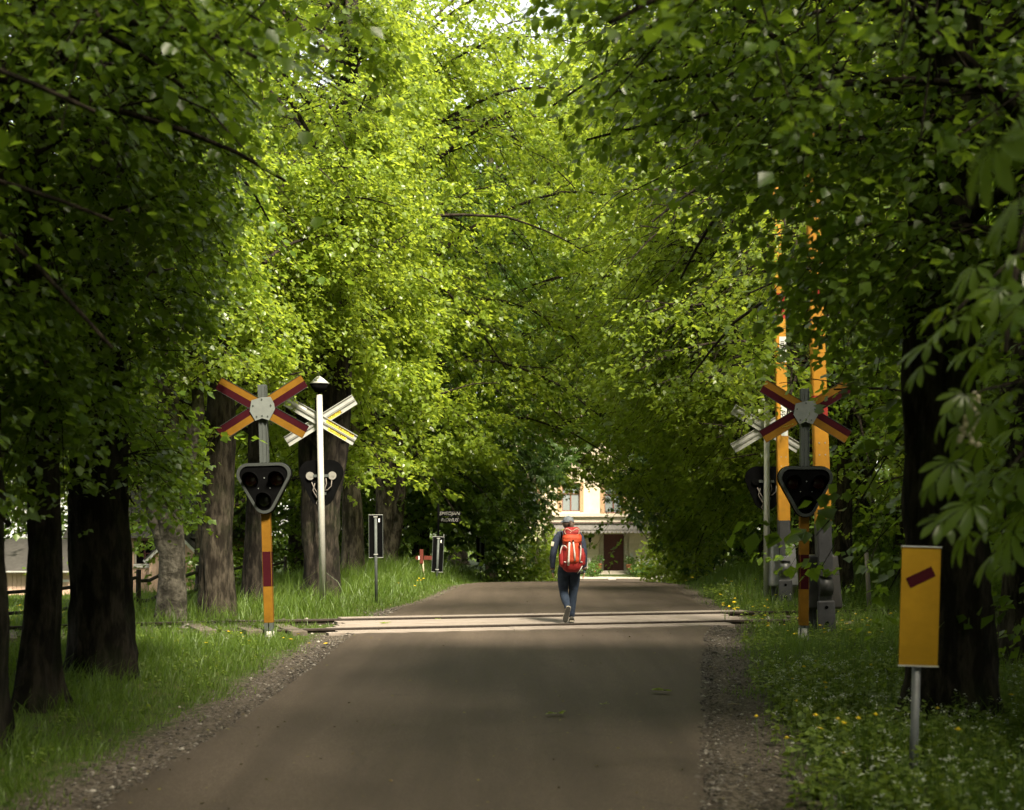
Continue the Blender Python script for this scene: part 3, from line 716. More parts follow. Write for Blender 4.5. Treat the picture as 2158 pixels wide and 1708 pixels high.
BACK = [(-10,-3,.0,1.0),(-11,6,1.1,1.0),(-12,14,2.2,1.0),(-15,17,3.1,.85),(10,-3,4.0,1.0),(11,6,5.0,1.0),(11.5,13,.6,1.0),(-3.5,-14,1.6,1.1),(4.5,-15,2.7,1.1),(-12,-14,3.7,1.2),(13,-14,4.8,1.2),(19,18,5.6,1.2),(19,30,.9,1.2),(-19,10,2.0,1.2)]  # trees added round the near road to block side and back light
SIDE = ['left','left','left','left','right','right','right','behind','behind','behind','behind','right','right','left']
ORD = ['first','second','third','fourth','first','second','third','first','second','third','fourth','fourth','fifth','fifth']
for (x, y, rz, sc_), sd_, od_ in zip(BACK, SIDE, ORD): copy_shift(t2, (x, y, gz(x, y)-.1), rz, 'outer tree of the wood added for shade, '+od_+' one '+('behind the photographer' if sd_ == 'behind' else 'on the '+sd_+' beside the avenue'), sc_)
print('LEAVES', LEAFCOUNT)
# ------------------------------------------------------------ railway
U_T = Vector((1, .33, 0)).normalized(); N_T = Vector((-U_T.y, U_T.x, 0))
RZ_T = math.atan2(U_T.y, U_T.x)
def tp(x, t, z=0.0):   # point on the track frame: x along X, t across (road profile coordinate)
    return Vector((x, t+.33*(x-.3), z))
M_RAIL = mat_paint('rusty_rail', (.035,.024,.018), .85, .4, .0, 20)
M_RAILTOP = mat_paint('worn_rail_top', (.05,.04,.032), .7, .3, .0, 20)
M_PLANK = None
k = N('weathered_crossing_plank', (.55,.50,.42), .85)
v = k.coord((1,1,1)); vs_ = k.coord((1.2,22,22))
a_ = k.noise(vs_, 2.0, 6, .7); b_ = k.noise(v, 3, 5)
g = k.n('ShaderNodeObjectInfo')
c = k.ramp(a_, [(.3,(.16,.130,.110)),(.6,(.26,.220,.192))]); c = k.mix(k.ramp(b_, [(.5,(0,0,0)),(.75,(.55,)*3)]), c, (.19,.16,.13))
k.color(c); k.bump(a_, .5, .006); M_PLANK = k.m
def rail(name, t, z, x0, x1, label):
    root = empty(name, tp(0, t, z), label, 'rail', 'rails of the railway line')
    def prof(bm, pts, zo, mi):
        rows = []
        xs = np.linspace(x0, x1, 40)
        for x in xs:
            c0 = tp(x, t, 0); zz = z+zo+ .012*math.sin(x*.8)*(abs(x) > 4) - max(0, -x-3)*.006
            rows.append([bm.verts.new(c0+N_T*px+Vector((0,0,zz+pz))-tp(0, t, z)) for px, pz in pts])
        n_ = len(pts)
        for i in range(len(rows)-1):
            for j in range(n_): bm.faces.new((rows[i][j], rows[i][(j+1) % n_], rows[i+1][(j+1) % n_], rows[i+1][j]))
        bm.faces.new(rows[0]); bm.faces.new(list(reversed(rows[-1])))
    quick('rail_web', M_RAIL, root, lambda bm: prof(bm, [(-.06,-.14),(.06,-.14),(.06,-.125),(.009,-.11),(.009,-.04),(.034,-.03),(.034,-.004),(-.034,-.004),(-.034,-.03),(-.009,-.04),(-.009,-.11),(-.06,-.125)], 0, 0))
    quick('rail_head', M_RAILTOP, root, lambda bm: prof(bm, [(-.03,-.003),(.03,-.003),(.026,.003),(-.026,.003)], 0, 0))
    return root
rail('rail', 24.01, .047, -24, 30, 'near rail running across the road in front of the walker')
rail('rail', 25.6, .100, -24, 30, 'far rail running across the road behind the walker')
cr = empty('level_crossing', tp(.3, 24.8, .03), 'pale weathered planks laid between and beside the rails across the road', 'level crossing')
CRL = tp(.3, 24.8, .03)
rs = random.Random(4)
def plank_row(t0, t1, x0, x1, n, z0, z1):
    wdt = (t1-t0)/n
    for i in range(n):
        tc = t0+wdt*(i+.5); zc = z0+(z1-z0)*(i+.5)/n
        # two lengths end to end
        xm = (x0+x1)/2+rs.uniform(-.9,.9)
        for (a, b) in ((x0+rs.uniform(-.12,.12), xm-.004), (xm+.004, x1+rs.uniform(-.12,.12))):
            L = (b-a)*math.sqrt(1+.33**2); c_ = tp((a+b)/2, tc, zc-.05+rs.uniform(-.0015,.0015))
            def bld(bm, L=L): box(bm, (0,0,0), (L, (wdt*math.cos(RZ_T))-.005, .10), None, 0, .006)
            quick('plank', M_PLANK, cr, bld, loc=c_-CRL, rot=(rs.uniform(-.004,.004), 0, RZ_T+rs.uniform(-.001,.001)))
plank_row(23.46, 23.92, -2.65, 3.6, 2, .004, .022)
plank_row(24.10, 25.50, -2.75, 3.75, 5, .034, .075)
plank_row(25.70, 26.36, -2.85, 4.3, 2, .08, .09)
# sleepers showing in the grass outside the crossing
M_SLEEPER = mat_paint('old_sleeper_wood', (.11,.09,.07), .9, .4)
sr_ = empty('sleeper_row', tp(-6, 24.8, 0), 'dark timber sleepers half sunk in the grass under the rails', 'sleepers')
bm = bmesh.new()
box(bm, (0,0,0), (.24, 2.4, .14), None, 0, .01); fin(bm); me = me_from('sleeper', bm, M_SLEEPER)
for i in range(16):
    for x in ([-3.5-i*.65] if True else []):
        p = tp(x, 24.8, gz(x, 24.8+.33*max(x-.3,-9))-.035-max(0,-x-3)*.004)
        link('sleeper', me, sr_, p-sr_.location, (0, 0, RZ_T+rs.uniform(-.02,.02)))
    x = 4.9+i*.65; p = tp(x, 24.8, .0-.035)
    link('sleeper', me, sr_, p-sr_.location, (0, 0, RZ_T+rs.uniform(-.02,.02)))
lp = tp(7.0, 23.3, gz(7.0, 25.5)+.05)
M_OLDPLANK = mat_paint('grey_loose_plank', (.38,.31,.27), .85, .3)
o = quick('loose_plank', M_OLDPLANK, None, lambda bm: box(bm, (0,0,0), (1.5,.22,.05), None, 0, .006), loc=W(1823,1313,25.2), rot=(.02,-.02,RZ_T-.1))
tag(o, 'loose pinkish grey plank lying beside the rails right of the barrier machine', 'plank')
# ------------------------------------------------------------ crossing signs and signals
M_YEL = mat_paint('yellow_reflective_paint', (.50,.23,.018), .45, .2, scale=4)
M_YEL_SHADE = mat_paint('shaded_yellow_paint', (.18,.085,.007), .7, .3, scale=5, spec=.12)  # boom yellow darkened, the shade on the signals put into the colour
M_RED = mat_paint('dark_red_paint', (.034,.003,.006), .7, .2, scale=4, spec=.08)
M_BRED = mat_paint('bright_red_paint', (.30,.02,.012), .45, .2, scale=4)
M_GALV = mat_paint('galvanised_steel', (.42,.42,.40), .5, .25, .35, 8)
M_PLATE = mat_paint('grey_plate', (.17,.185,.175), .55, .2, .1, 8)
M_GPOST = mat_paint('grey_green_post', (.075,.085,.08), .55, .25, .2, 8)
M_BLACK = mat_paint('matt_black_board', (.003,.003,.0032), .9, .3, spec=.04)
M_RIM = mat_paint('signal_rim_grey', (.038,.043,.04), .55, .2, .1)
M_LENS = N('red_signal_lens', (.022,.002,.002), .25, 0, .3).m
M_LENSW = N('unlit_clear_lens', (.012,.012,.012), .25, 0, .3).m
M_CONC = mat_paint('concrete_foot', (.42,.40,.36), .9, .3)
M_WPOLE = mat_paint('white_grey_pole', (.42,.41,.38), .4, .15, .2, 10)
M_CABLE = mat_paint('grey_cable', (.16,.14,.125), .7, .2, spec=.2)
M_COVER = mat_paint('grey_lamp_cover', (.22,.21,.19), .6, .3, spec=.3)
M_STICK = mat_paint('yellow_sticker', (.75,.55,.04), .6, .1)
M_TEXT = N('black_lettering', (.01,.01,.01), .6).m
M_WTEXT = N('white_lettering', (.30,.29,.27), .6).m
M_WHITE = mat_paint('white_reflective_sheet', (.75,.75,.73), .5, .1)
def text_me(s, size, mat, ext=.0008, shear=0.0, spacing=1.0, bold=0.0):
    cu = bpy.data.curves.new('lettering', 'FONT'); cu.body = s; cu.size = size; cu.extrude = ext; cu.shear = shear; cu.offset = bold*size
    cu.align_x = 'CENTER'; cu.align_y = 'CENTER'; cu.resolution_u = 2; cu.space_character = spacing
    o = bpy.data.objects.new('t_', cu); COL.objects.link(o)
    dg = bpy.context.evaluated_depsgraph_get(); me = bpy.data.meshes.new_from_object(o.evaluated_get(dg))
    bpy.data.objects.remove(o); bpy.data.curves.remove(cu)
    me.materials.clear(); me.materials.append(mat); me.name = 'lettering'
    return me
def tri_outline(wd, ht, r, n=7, s=1.0):
    """inverted rounded triangle, centred on its bounding box"""
    C_ = [(-wd/2+r, ht/2-r), (wd/2-r, ht/2-r), (0, -ht/2+r)]
    out = []
    angs = [(90, 90+118), (-28, 90), (208, 332)]
    # order: left top (90..208), bottom (208..332), right top (-28..90)
    for (cx, cz), (a0, a1) in ((C_[0], (90,208)), (C_[2], (208,332)), (C_[1], (-28,90))):
        for i in range(n+1):
            a = rad(a0+(a1-a0)*i/n); out.append((s*(cx+r*math.cos(a)), s*(cz+r*math.sin(a))))
    return out
def bar_M(cx, cz, ang, y):
    return Matrix.Translation((cx, y, cz)) @ Matrix.Rotation(-rad(ang), 4, 'Y')
def cross_front(parent, cz, L=.73, wd=.21, ang=31, y=-.09):
    """front side of the crossbuck: four arms (yellow with a dark red half) and a grey centre plate"""
    for a in (ang, 180-ang, 180+ang, 360-ang):
        up = 0 < a < 180
        right = a < 90 or a > 270
        M = bar_M(0, cz, a, 0)
        def bld(bm, M=M, up=up, right=right):
            s = 1 if right else -1        # local +z is 'up' on right arms
            inner = -s if up else s       # red half lies inward/below on upper arms, above on lower arms
            for half, mi in ((inner, 1), (-inner, 0)):
                z0, z1 = (0, wd/2) if half > 0 else (-wd/2, 0)
                prism(bm, [(.12, z0), (L, z0), (L, z1), (.12, z1)], y-.012, y+.012, mi, M)
            for z in (-wd/2, wd/2-.006): prism(bm, [(.12, z), (L, z), (L, z+.006), (.12, z+.006)], y-.018, y-.012, 2, M)
        quick('arm', [M_YEL_SHADE, M_RED, M_RIM], parent, bld)
    pl = quick('centre_plate', M_PLATE, parent, lambda bm: prism(bm, [(-.17,.0),(-.15,.11),(0,.15),(.13,.155),(.18,.05),(.19,-.03),(.10,-.19),(0,-.155),(-.10,-.19),(-.18,-.05)], y-.028, y-.020, 0, Matrix.Translation((0,0,cz))))
    def bolts(bm):
        for x, z in ((-.13,.03),(.13,.03),(0,.12),(0,-.12),(-.08,-.13),(.08,-.13)): cyl(bm, (x, y-.036, cz+z), (x, y-.026, cz+z), .012, n=6)
    quick('bolts', M_RIM, parent, bolts)
def cross_back(parent, cz, L=.76, wd=.21, ang=31, y=.10, texts=True):
    """rear side: ribbed aluminium arms; the /-arm behind, the \\-arm in front"""
    for a, yy in ((ang, y+.03), (180-ang, y)):
        M = bar_M(0, cz, a, 0)
        def bld(bm, M=M, yy=yy):
            prism(bm, [(-L,-wd/2),(L,-wd/2),(L,wd/2),(-L,wd/2)], yy, yy+.01, 0, M)
            for z in (-wd/2, -.018, .004, wd/2-.012): prism(bm, [(-L, z),(L, z),(L, z+.012),(-L, z+.012)], yy-.022, yy, 0, M)
        quick('arm', M_GALV, parent, bld)
    if texts:
        def sticker(w_, h_, x, z, a, txt, size):
            M = bar_M(0, cz, a, 0); c = M @ Vector((x, y-.0035 if a != ang else y+.027, z))
            o = quick('sticker', M_STICK, parent, lambda bm: box(bm, (0,0,0), (w_, .002, h_)), loc=c, rot=(0, -rad(a), 0))
            t = link('lettering', text_me(txt, size, M_TEXT, spacing=1.05, bold=.012), o, (0, -.0025, 0), (rad(90), 0, 0))
        sticker(.60,.075,.40,.052,-ang,'(0771-66 11 00',.084)
        sticker(.40,.07,.40,-.058,-ang,'ID: 20471',.080)
        sticker(.30,.07,.27,-.05,ang,'Vid fel ring',.068)
        M = bar_M(0, cz, -ang, 0); c = M @ Vector((-.42, y-.0035, .05))
        o = quick('sticker', M_WHITE, parent, lambda bm: box(bm, (0,0,0), (.17,.002,.05)), loc=c, rot=(0, rad(ang), 0))
def signal_front(parent, cz, wd=.79, ht=.74, y=-.13):
    out = tri_outline(wd, ht, .16); inn = tri_outline(wd-.085, ht-.085, .125)
    def board(bm): prism(bm, [(x, z+cz) for x, z in inn], y-.004, y+.03, 0)
    b = quick('backboard', M_BLACK, parent, board)
    def rim(bm):
        n_ = len(out)
        for (ya, yb) in ((y-.02, y+.06),):
            A = [bm.verts.new((x, ya, z+cz)) for x, z in out]; B = [bm.verts.new((x, ya, z+cz)) for x, z in inn]
            A2 = [bm.verts.new((x, yb, z+cz)) for x, z in out]; B2 = [bm.verts.new((x, yb, z+cz)) for x, z in inn]
            for i in range(n_):
                j = (i+1) % n_
                bm.faces.new((A[i], A[j], B[j], B[i])); bm.faces.new((A2[i], B2[i], B2[j], A2[j]))
                bm.faces.new((A[i], A2[i], A2[j], A[j])); bm.faces.new((B[i], B[j], B2[j], B2[i]))
    quick('rim', M_RIM, parent, rim)
    out2 = tri_outline(wd+.02, ht+.02, .17)
    def shell(bm): prism(bm, [(x, z+cz) for x, z in out2], y+.062, y+.12, 0)
    quick('housing', M_BLACK, parent, shell)
    for (x, z, r, mt) in ((-.19,.13,.105,M_LENS),(.19,.13,.105,M_LENS),(0,-.17,.10,M_LENSW)):
        def lens(bm, x=x, z=z, r=r):
            res = bmesh.ops.create_uvsphere(bm, u_segments=20, v_segments=8, radius=r, matrix=Matrix.Translation((x, y+.0, cz+z)) @ Matrix.Diagonal((1,.35,1,1)))
            for f in bm.faces: f.smooth = True
        lo = quick('lens', mt, parent, lens)
        def hood(bm, x=x, z=z, r=r):
            A, B = [], []
            for i in range(17):
                a = rad(-20+220*i/16)
                for rr, L_ in ((r+.012, A), (r+.004, B)):
                    dep = .15 if 20 < i*13.75 < 200 else .10
                    dep = .05+.12*math.sin(math.pi*i/16)
                    L_.append((bm.verts.new((x+rr*math.cos(a), y-.004, cz+z+rr*math.sin(a))), bm.verts.new((x+rr*math.cos(a), y-.004-dep, cz+z+rr*math.sin(a)))))
            for S_ in (A, B):
                for i in range(16): bm.faces.new((S_[i][0], S_[i+1][0], S_[i+1][1], S_[i][1])).smooth = True
            for i in range(16): bm.faces.new((A[i][1], A[i+1][1], B[i+1][1], B[i][1]))
        quick('hood', M_BLACK, lo, hood)
    def pips(bm):
        for x in (-.08,.09): cyl(bm, (x, y-.012, cz+.0), (x, y-.003, cz+.0), .008, n=8)
        cyl(bm, (.01, y-.012, cz+.15), (.01, y-.003, cz+.15), .010, n=8)
    quick('bolts', M_PLATE, parent, pips)
def crossing_post(label, base, lean, seed=0, flip=1):
    x, y = base; z = gz(x, y)
    r = empty('crossing_signal', (x, y, z), label, 'crossing signal', 'crossing signals facing the camera')
    def seg(bm, z0, z1, hw, mi):
        box(bm, (0,0,(z0+z1)/2), (2*hw, 2*hw, z1-z0), None, mi, .006)
    quick('post', M_GPOST, r, lambda bm: (seg(bm, 1.30, 3.70, .062, 0), box(bm, (0,-.066,3.0), (.02,.012,1.4)), box(bm, (-.055,-.070,3.0), (.012,.02,1.4)), box(bm, (.055,-.070,3.0), (.012,.02,1.4))))
    quick('post_sleeve', [M_YEL_SHADE, M_RED], r, lambda bm: (seg(bm, .21, .74, .066, 0), seg(bm, .74, 1.26, .0665, 1), seg(bm, 1.26, 1.86, .066, 0)))
    quick('post_foot', M_GPOST, r, lambda bm: (box(bm, (-.036,0,.12), (.055,.125,.22)), box(bm, (.036,0,.12), (.055,.125,.22))))
    quick('footing', M_CONC, r, lambda bm: cyl(bm, (0,0,-.25), (0,0,.085 if flip > 0 else .17), .095, .075, 16))
    cross_front(r, 3.36)
    signal_front(r, 2.18)
    r.rotation_euler = (0, lean, 0)
    return r
crossing_post('crossing signal on the left verge, yellow and red arms above a black triangle', (-3.56, 22.3), -.028)
r = crossing_post('crossing signal on the right verge, its arms half hidden by hanging leaves', (4.30, 22.4), .004, 1, -1)
def back_post(label, base, lean, hat=True, texts=True):
    x, y = base; z = gz(x, y)
    r = empty('crossing_signal', (x, y, z), label, 'crossing signal', 'crossing signals seen from behind')
    quick('pole', M_WPOLE, r, lambda bm: cyl(bm, (0,0,-.2), (0,0,3.95), .066, .056, 24))
    cross_back(r, 3.47, texts=texts)
    out = tri_outline(.84, .88, .24)
    quick('backboard', M_BLACK, r, lambda bm: prism(bm, [(a, b+2.28) for a, b in out], .07, .13, 0))
    for x_ in (-.21, .21):
        quick('lamp_cover', M_COVER if hat else M_BLACK, r, lambda bm, x_=x_: (cyl(bm, (x_,.035,2.42), (x_,.07,2.42), .078, n=20), cyl(bm, (x_+.02,.028,2.425), (x_+.02,.036,2.425), .03, n=10)))
    cab = [[(-.18,.05,2.30),(-.14,.03,2.20),(-.09,.03,2.12),(-.02,.04,2.05)],[(-.12,.05,2.28),(-.16,.03,2.15),(-.08,.03,2.0),(-.02,.05,1.93)],
           [(.20,.05,2.33),(.19,.03,2.22),(.12,.03,2.15),(.05,.05,2.14)],[(.09,.05,2.38),(.10,.03,2.27),(.07,.03,2.17),(.04,.05,2.13)],[(-.10,.05,2.06),(-.05,.03,2.0),(-.10,.03,1.9),(-.02,.05,1.80)]]
    for c_ in cab: quick('cable', M_CABLE, r, lambda bm, c_=c_: tube(bm, c_, .010, 6), True)
    quick('bracket', M_GPOST, r, lambda bm: box(bm, (0,.05,2.42), (.30,.05,.05)))
    quick('bracket', M_GPOST, r, lambda bm: box(bm, (0,.05,2.08), (.18,.05,.05)))
    if hat:
        h = quick('bell_hood', mat_white_hood, r, lambda bm: cyl(bm, (0,0,4.16), (0,0,4.30), .20, .03, 24), True)
        quick('bell', M_BLACK, r, lambda bm: (cyl(bm, (0,0,4.00), (0,0,4.155), .085, .185, 20), cyl(bm, (0,0,3.93), (0,0,4.02), .03, n=10)), True)
    r.rotation_euler = (0, lean, 0)
    return r
mat_white_hood = mat_paint('white_hood', (.72,.72,.70), .45, .1)
back_post('white pole with rear of crossing sign, yellow stickers and a bell hood on top', (-3.57, 28.7), -.018)
back_post('white pole with rear of a crossing sign behind the right barrier machines', (5.05, 30.1), .0, False, False)
# ------------------------------------------------------------ barrier machines with raised booms
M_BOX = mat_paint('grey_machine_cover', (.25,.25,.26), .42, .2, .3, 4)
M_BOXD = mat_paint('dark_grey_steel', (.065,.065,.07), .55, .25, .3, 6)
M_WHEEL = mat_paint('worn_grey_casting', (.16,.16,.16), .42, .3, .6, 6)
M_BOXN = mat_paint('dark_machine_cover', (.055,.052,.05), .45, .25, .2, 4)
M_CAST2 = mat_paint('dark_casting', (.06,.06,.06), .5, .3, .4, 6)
def barrier(label, base, lean, boomlen, band, word, M_BOX=M_BOX, M_WHEEL=M_WHEEL):
    x, y = base; z = gz(x, y)
    r = empty('barrier_machine', (x, y, z), label, 'barrier', 'barrier machines with booms raised')
    def cover(bm):
        # tapered cover: narrower at the top, rounded
        b, t = .285, .235; z0, z1 = .36, 1.20; y0, y1 = .03, .46
        vs = box(bm, (0,(y0+y1)/2,(z0+z1)/2), (2*b, y1-y0, z1-z0))
        for v_ in bm.verts:
            if v_.co.z > .8: v_.co.x *= t/b; v_.co.y = .05 if v_.co.y < .2 else .42
        bmesh.ops.bevel(bm, geom=[e for e in bm.edges], offset=.05, segments=4, affect='EDGES', profile=.5)
        for f in bm.faces: f.smooth = True
    quick('machine_cover', M_BOX, r, cover)
    quick('stand', M_BOXD, r, lambda bm: (box(bm, (-.20,.18,.22), (.06,.10,.36)), box(bm, (-.14,.14,.16), (.05,.06,.42)), box(bm, (.10,.25,.2), (.10,.10,.36)), cyl(bm, (-.15,.1,-.15), (-.15,.1,.2), .018, n=8), box(bm, (-.02,.2,-.02), (.5,.42,.05), None, 0, .01)))
    quick('counterweight', M_BOXD, r, lambda bm: box(bm, (.0,-.06,.28), (.27,.07,.44), None, 0, .025))
    quick('bolts', M_BLACK, r, lambda bm: (cyl(bm, (0,-.11,.40), (0,-.09,.40), .026, n=8), cyl(bm, (0,-.11,.16), (0,-.09,.16), .03, n=8)))
    quick('pivot_housing', M_WHEEL, r, lambda bm: (cyl(bm, (-.10,-.03,.72), (.10,-.03,.72), .145, n=28), box(bm, (0,-.02,.60), (.20,.10,.40), None, 0, .01)))
    quick('pivot_clamp', M_BOX, r, lambda bm: box(bm, (0,-.10,.92), (.215,.14,.085), None, 0, .006))
    def brk(bm):
        prism(bm, [(-.095,.985),(-.03,.985),(0,.955),(.03,.985),(.095,.985),(.095,1.66),(-.095,1.66)], -.16, -.15, 0)
        box(bm, (-.115,-.05,1.42), (.012,.20,.50)); box(bm, (.098,-.10,1.32), (.008,.12,.68)); box(bm, (-.098,-.10,1.32), (.008,.12,.68))
        for zz in (1.05,1.2,1.38,1.55,1.62):
            for xx in (-.05,.05): cyl(bm, (xx,-.166,zz), (xx,-.158,zz), .009, n=6)
    quick('boom_bracket', M_BOXD, r, brk)
    def boom(bm):
        z0 = 1.645
        zs = [z0]+[z for z in band for z in z]+[boomlen]
        mi = 0
        for i in range(len(zs)-1):
            a, b = zs[i], zs[i+1]
            wa = .115-.025*(a/6); wb = .115-.025*(b/6)
            m_ = 0 if i % 2 == 0 else 1
            prism(bm, [(-wa, a),(wa, a),(wb, b),(-wb, b)], -.150, -.142, m_)
            prism(bm, [(-wa-.012, a),(-wa+.004, a),(-wb+.004, b),(-wb-.012, b)], -.142, .02, m_)
            prism(bm, [(wa-.006, a),(wa, a),(wb, b),(wb-.006, b)], -.142, -.06, m_)
    bo = quick('boom', [M_YEL, M_BRED], r, boom)
    quick('screws', M_GALV, bo, lambda bm: [cyl(bm, (xx,-.156,zz), (xx,-.149,zz), .012, n=6) for xx in (-.045,.045) for zz in (2.72, 2.90) ])
    if word:
        for (zz, s, ln) in word:
            st = quick('white_panel', M_WHITE, bo, lambda bm, ln=ln: box(bm, (0,0,0), (.13,.002,ln)), loc=(.03,-.1525,zz))
            link('lettering', text_me(s, .15, M_TEXT, bold=.008), st, (0,-.0025,0), (rad(90), rad(90), 0))
    r.rotation_euler = (0, lean, 0)
    return r
barrier('farther barrier machine with pale grey cover and orange boom standing upright', (5.36, 29.8), -.020, 8.2, [(5.6,6.1)], [(3.62,'spåret',.62),(5.0,'innen',.5)])
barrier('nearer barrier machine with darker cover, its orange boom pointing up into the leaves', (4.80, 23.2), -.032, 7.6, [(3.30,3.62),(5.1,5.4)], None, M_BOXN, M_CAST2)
# ------------------------------------------------------------ distance signs
M_GPOLE = mat_paint('grey_sign_pole', (.16,.165,.175), .5, .25, .3, 10)
M_YELS = mat_paint('yellow_sign_sheet', (.26,.145,.007), .7, .25, scale=3, spec=.12)
def distance_sign(label, base, lean, pole_h, front, h=.83, w_=.27, rz=0, bars=1):
    x, y = base; z = gz(x, y)
    r = empty('distance_sign', (x, y, z), label, 'road sign', 'narrow upright distance signs', rz)
    quick('pole', M_GPOLE if front else M_GPOST, r, lambda bm: cyl(bm, (0,0,-.2), (0,0,pole_h+(h-.04 if not front else -.002)), .030, n=14))
    s = -1 if front else 1
    yy = -.036 if front else .034
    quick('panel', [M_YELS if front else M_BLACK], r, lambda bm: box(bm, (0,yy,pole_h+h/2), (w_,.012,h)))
    for zz in (pole_h, pole_h+h): quick('edge_strip', M_GALV, r, lambda bm, zz=zz: box(bm, (0,yy-.002,zz), (w_+.012,.022,.010)))
    if not front:
        for xx in (-w_/2, w_/2): quick('side_strip', M_GPOST, r, lambda bm, xx=xx: box(bm, (xx,yy-.001,pole_h+h/2), (.010,.018,h-.012)))
    if front:
        o = quick('stripe', M_RED, r, lambda bm: box(bm, (0,0,0), (.195,.003,.074)), loc=(.0,yy-.0085,pole_h+h*.745), rot=(0,-rad(27),0))
    else:
        quick('clamps', M_GALV, r, lambda bm: [box(bm, (0,0,zz), (.075,.07,.02)) for zz in (pole_h+.06, pole_h+h-.04)])
        quick('label_patch', M_WHITE, r, lambda bm: box(bm, (.065,yy-.0075,pole_h+h*.87), (.028,.002,.07)))
    r.rotation_euler = (0, lean, rz)
    return r
distance_sign('tall yellow sign with one slanting dark red bar, nearest the camera on the right', W(1924,1640,10.6).xy[:], .030, .81, True)
distance_sign('black sign back on a thin post left of the road just past the rails', W(793,1274,29.5).xy[:], -.008, .90, False)
distance_sign('smaller tilted sign back with pale edges below the black name boards', (W(920,1206,37).x, 37.0), .045, .24, False, h=.86)
distance_sign('farthest sign back, its top just showing beyond the crest of the road', (W(1013,1200,50).x, 50.0), -.01, .62, False, h=.86)
# name boards
x, y = W(924,1206,40).x, 40.0; z = gz(x, y)
r = empty('name_signpost', (x, y, z), 'dark signpost with two black name boards in white letters among the leaves', 'signpost')
quick('post', M_BLACK, r, lambda bm: cyl(bm, (0,.0,-.2), (0,.0,W(0,1062,40).z-z), .028, n=10))
for v_, s in ((1083,'SMEDJAN'),(1096.5,'RIDHUS')):
    zc = W(0, v_, 40).z-z
    b = quick('name_board', M_BLACK, r, lambda bm: prism(bm, [(.05,-.075),(.56,-.075),(.62,0),(.56,.075),(.05,.075)], -.05, -.035, 0), loc=(0,0,zc))
    link('lettering', text_me(s, .13, M_WTEXT, shear=.25, spacing=1.0, bold=.0), b, (.29,-.0525,0), (rad(90),0,0))
# red trail marker
x, y = W(890,1206,38.5).x, 38.5; z = gz(x, y)
r = empty('trail_marker', (x, y, z), 'small red topped trail post with two arrow boards, left of the tilted sign', 'trail marker')
M_TRED = mat_paint('orange_red_paint', (.12,.02,.010), .7, .25); M_TWOOD = mat_paint('pale_stick_wood', (.45,.38,.26), .8, .2)
quick('post', M_TWOOD, r, lambda bm: cyl(bm, (.06,-.02,-.1), (.0,0,.50), .018, .022, 8))
quick('post_top', M_TRED, r, lambda bm: box(bm, (-.02,.0,.53), (.09,.08,.36), None, 0, .008))
quick('arrow_board', [M_TRED], r, lambda bm: prism(bm, [(.04,-.05),(.24,-.05),(.32,0),(.24,.05),(.04,.05)], -.03, -.01, 0), loc=(0,0,.50))
quick('arrow_board', [M_WHITE, M_TRED], r, lambda bm: (prism(bm, [(-.10,-.045),(-.06,-.045),(-.06,.045),(-.10,.045)], -.03, -.01, 0), prism(bm, [(-.10,-.05),(-.10,.05),(-.14,.05),(-.18,0),(-.14,-.05)], -.032, -.008, 1)), loc=(0,0,.50))
# ------------------------------------------------------------ fence behind the left trees
M_FENCE = mat_paint('tarred_fence_wood', (.035,.028,.022), .9, .3)
fr = empty('fence', (-6.5, 26.5, gz(-6.5,26.5)), 'dark pole fence with sloping rails behind the left trunks, before the pink barn', 'fence')
fb = fr.location.copy()
fp = [(-11.5,25.2),(-9.0,25.8),(W(290,1300,27.0).x,27.0),(W(342,1300,27.8).x,27.8),(W(415,1300,31).x,31.0),(W(520,1300,35).x,35.0),(W(600,1300,39).x,39)]
for i, (x, y) in enumerate(fp):
    z = gz(x, y)
    quick('post', M_FENCE, fr, lambda bm: cyl(bm, Vector((x, y, z-.2))-fb, Vector((x+.02, y, z+.78+.04*(i % 2)))-fb, .055, .045, 8))
for i in range(len(fp)-1):
    (x0, y0), (x1, y1) = fp[i], fp[i+1]; z0, z1 = gz(x0, y0), gz(x1, y1)
    for h in (.22, .58):
        quick('pole_rail', M_FENCE, fr, lambda bm: tube(bm, [Vector((x0, y0-.05, z0+h))-fb, Vector(((x0+x1)/2, (y0+y1)/2-.05, (z0+z1)/2+h-.02))-fb, Vector((x1, y1-.05, z1+h+.06))-fb], .032, 6))
# weathered posts right of the machines
M_GWOOD = mat_paint('grey_weathered_post', (.22,.19,.16), .9, .35)
for (u0, v0, u1, v1, d, r_, lab) in ((1833,1283,1826,1165,28.5,.045,'slanting grey wooden post right of the nearer barrier machine'),(1676,1170,1667,1120,32,.05,'thin weathered post behind the farther barrier boom')):
    a_ = W(u0, v0, d); b_ = W(u1, v1, d); a_.z = gz(a_.x, a_.y)-.1
    o = quick('wooden_post', M_GWOOD, None, lambda bm: cyl(bm, (0,0,0), b_-a_, r_, r_*.9, 8), loc=a_); tag(o, lab, 'post')
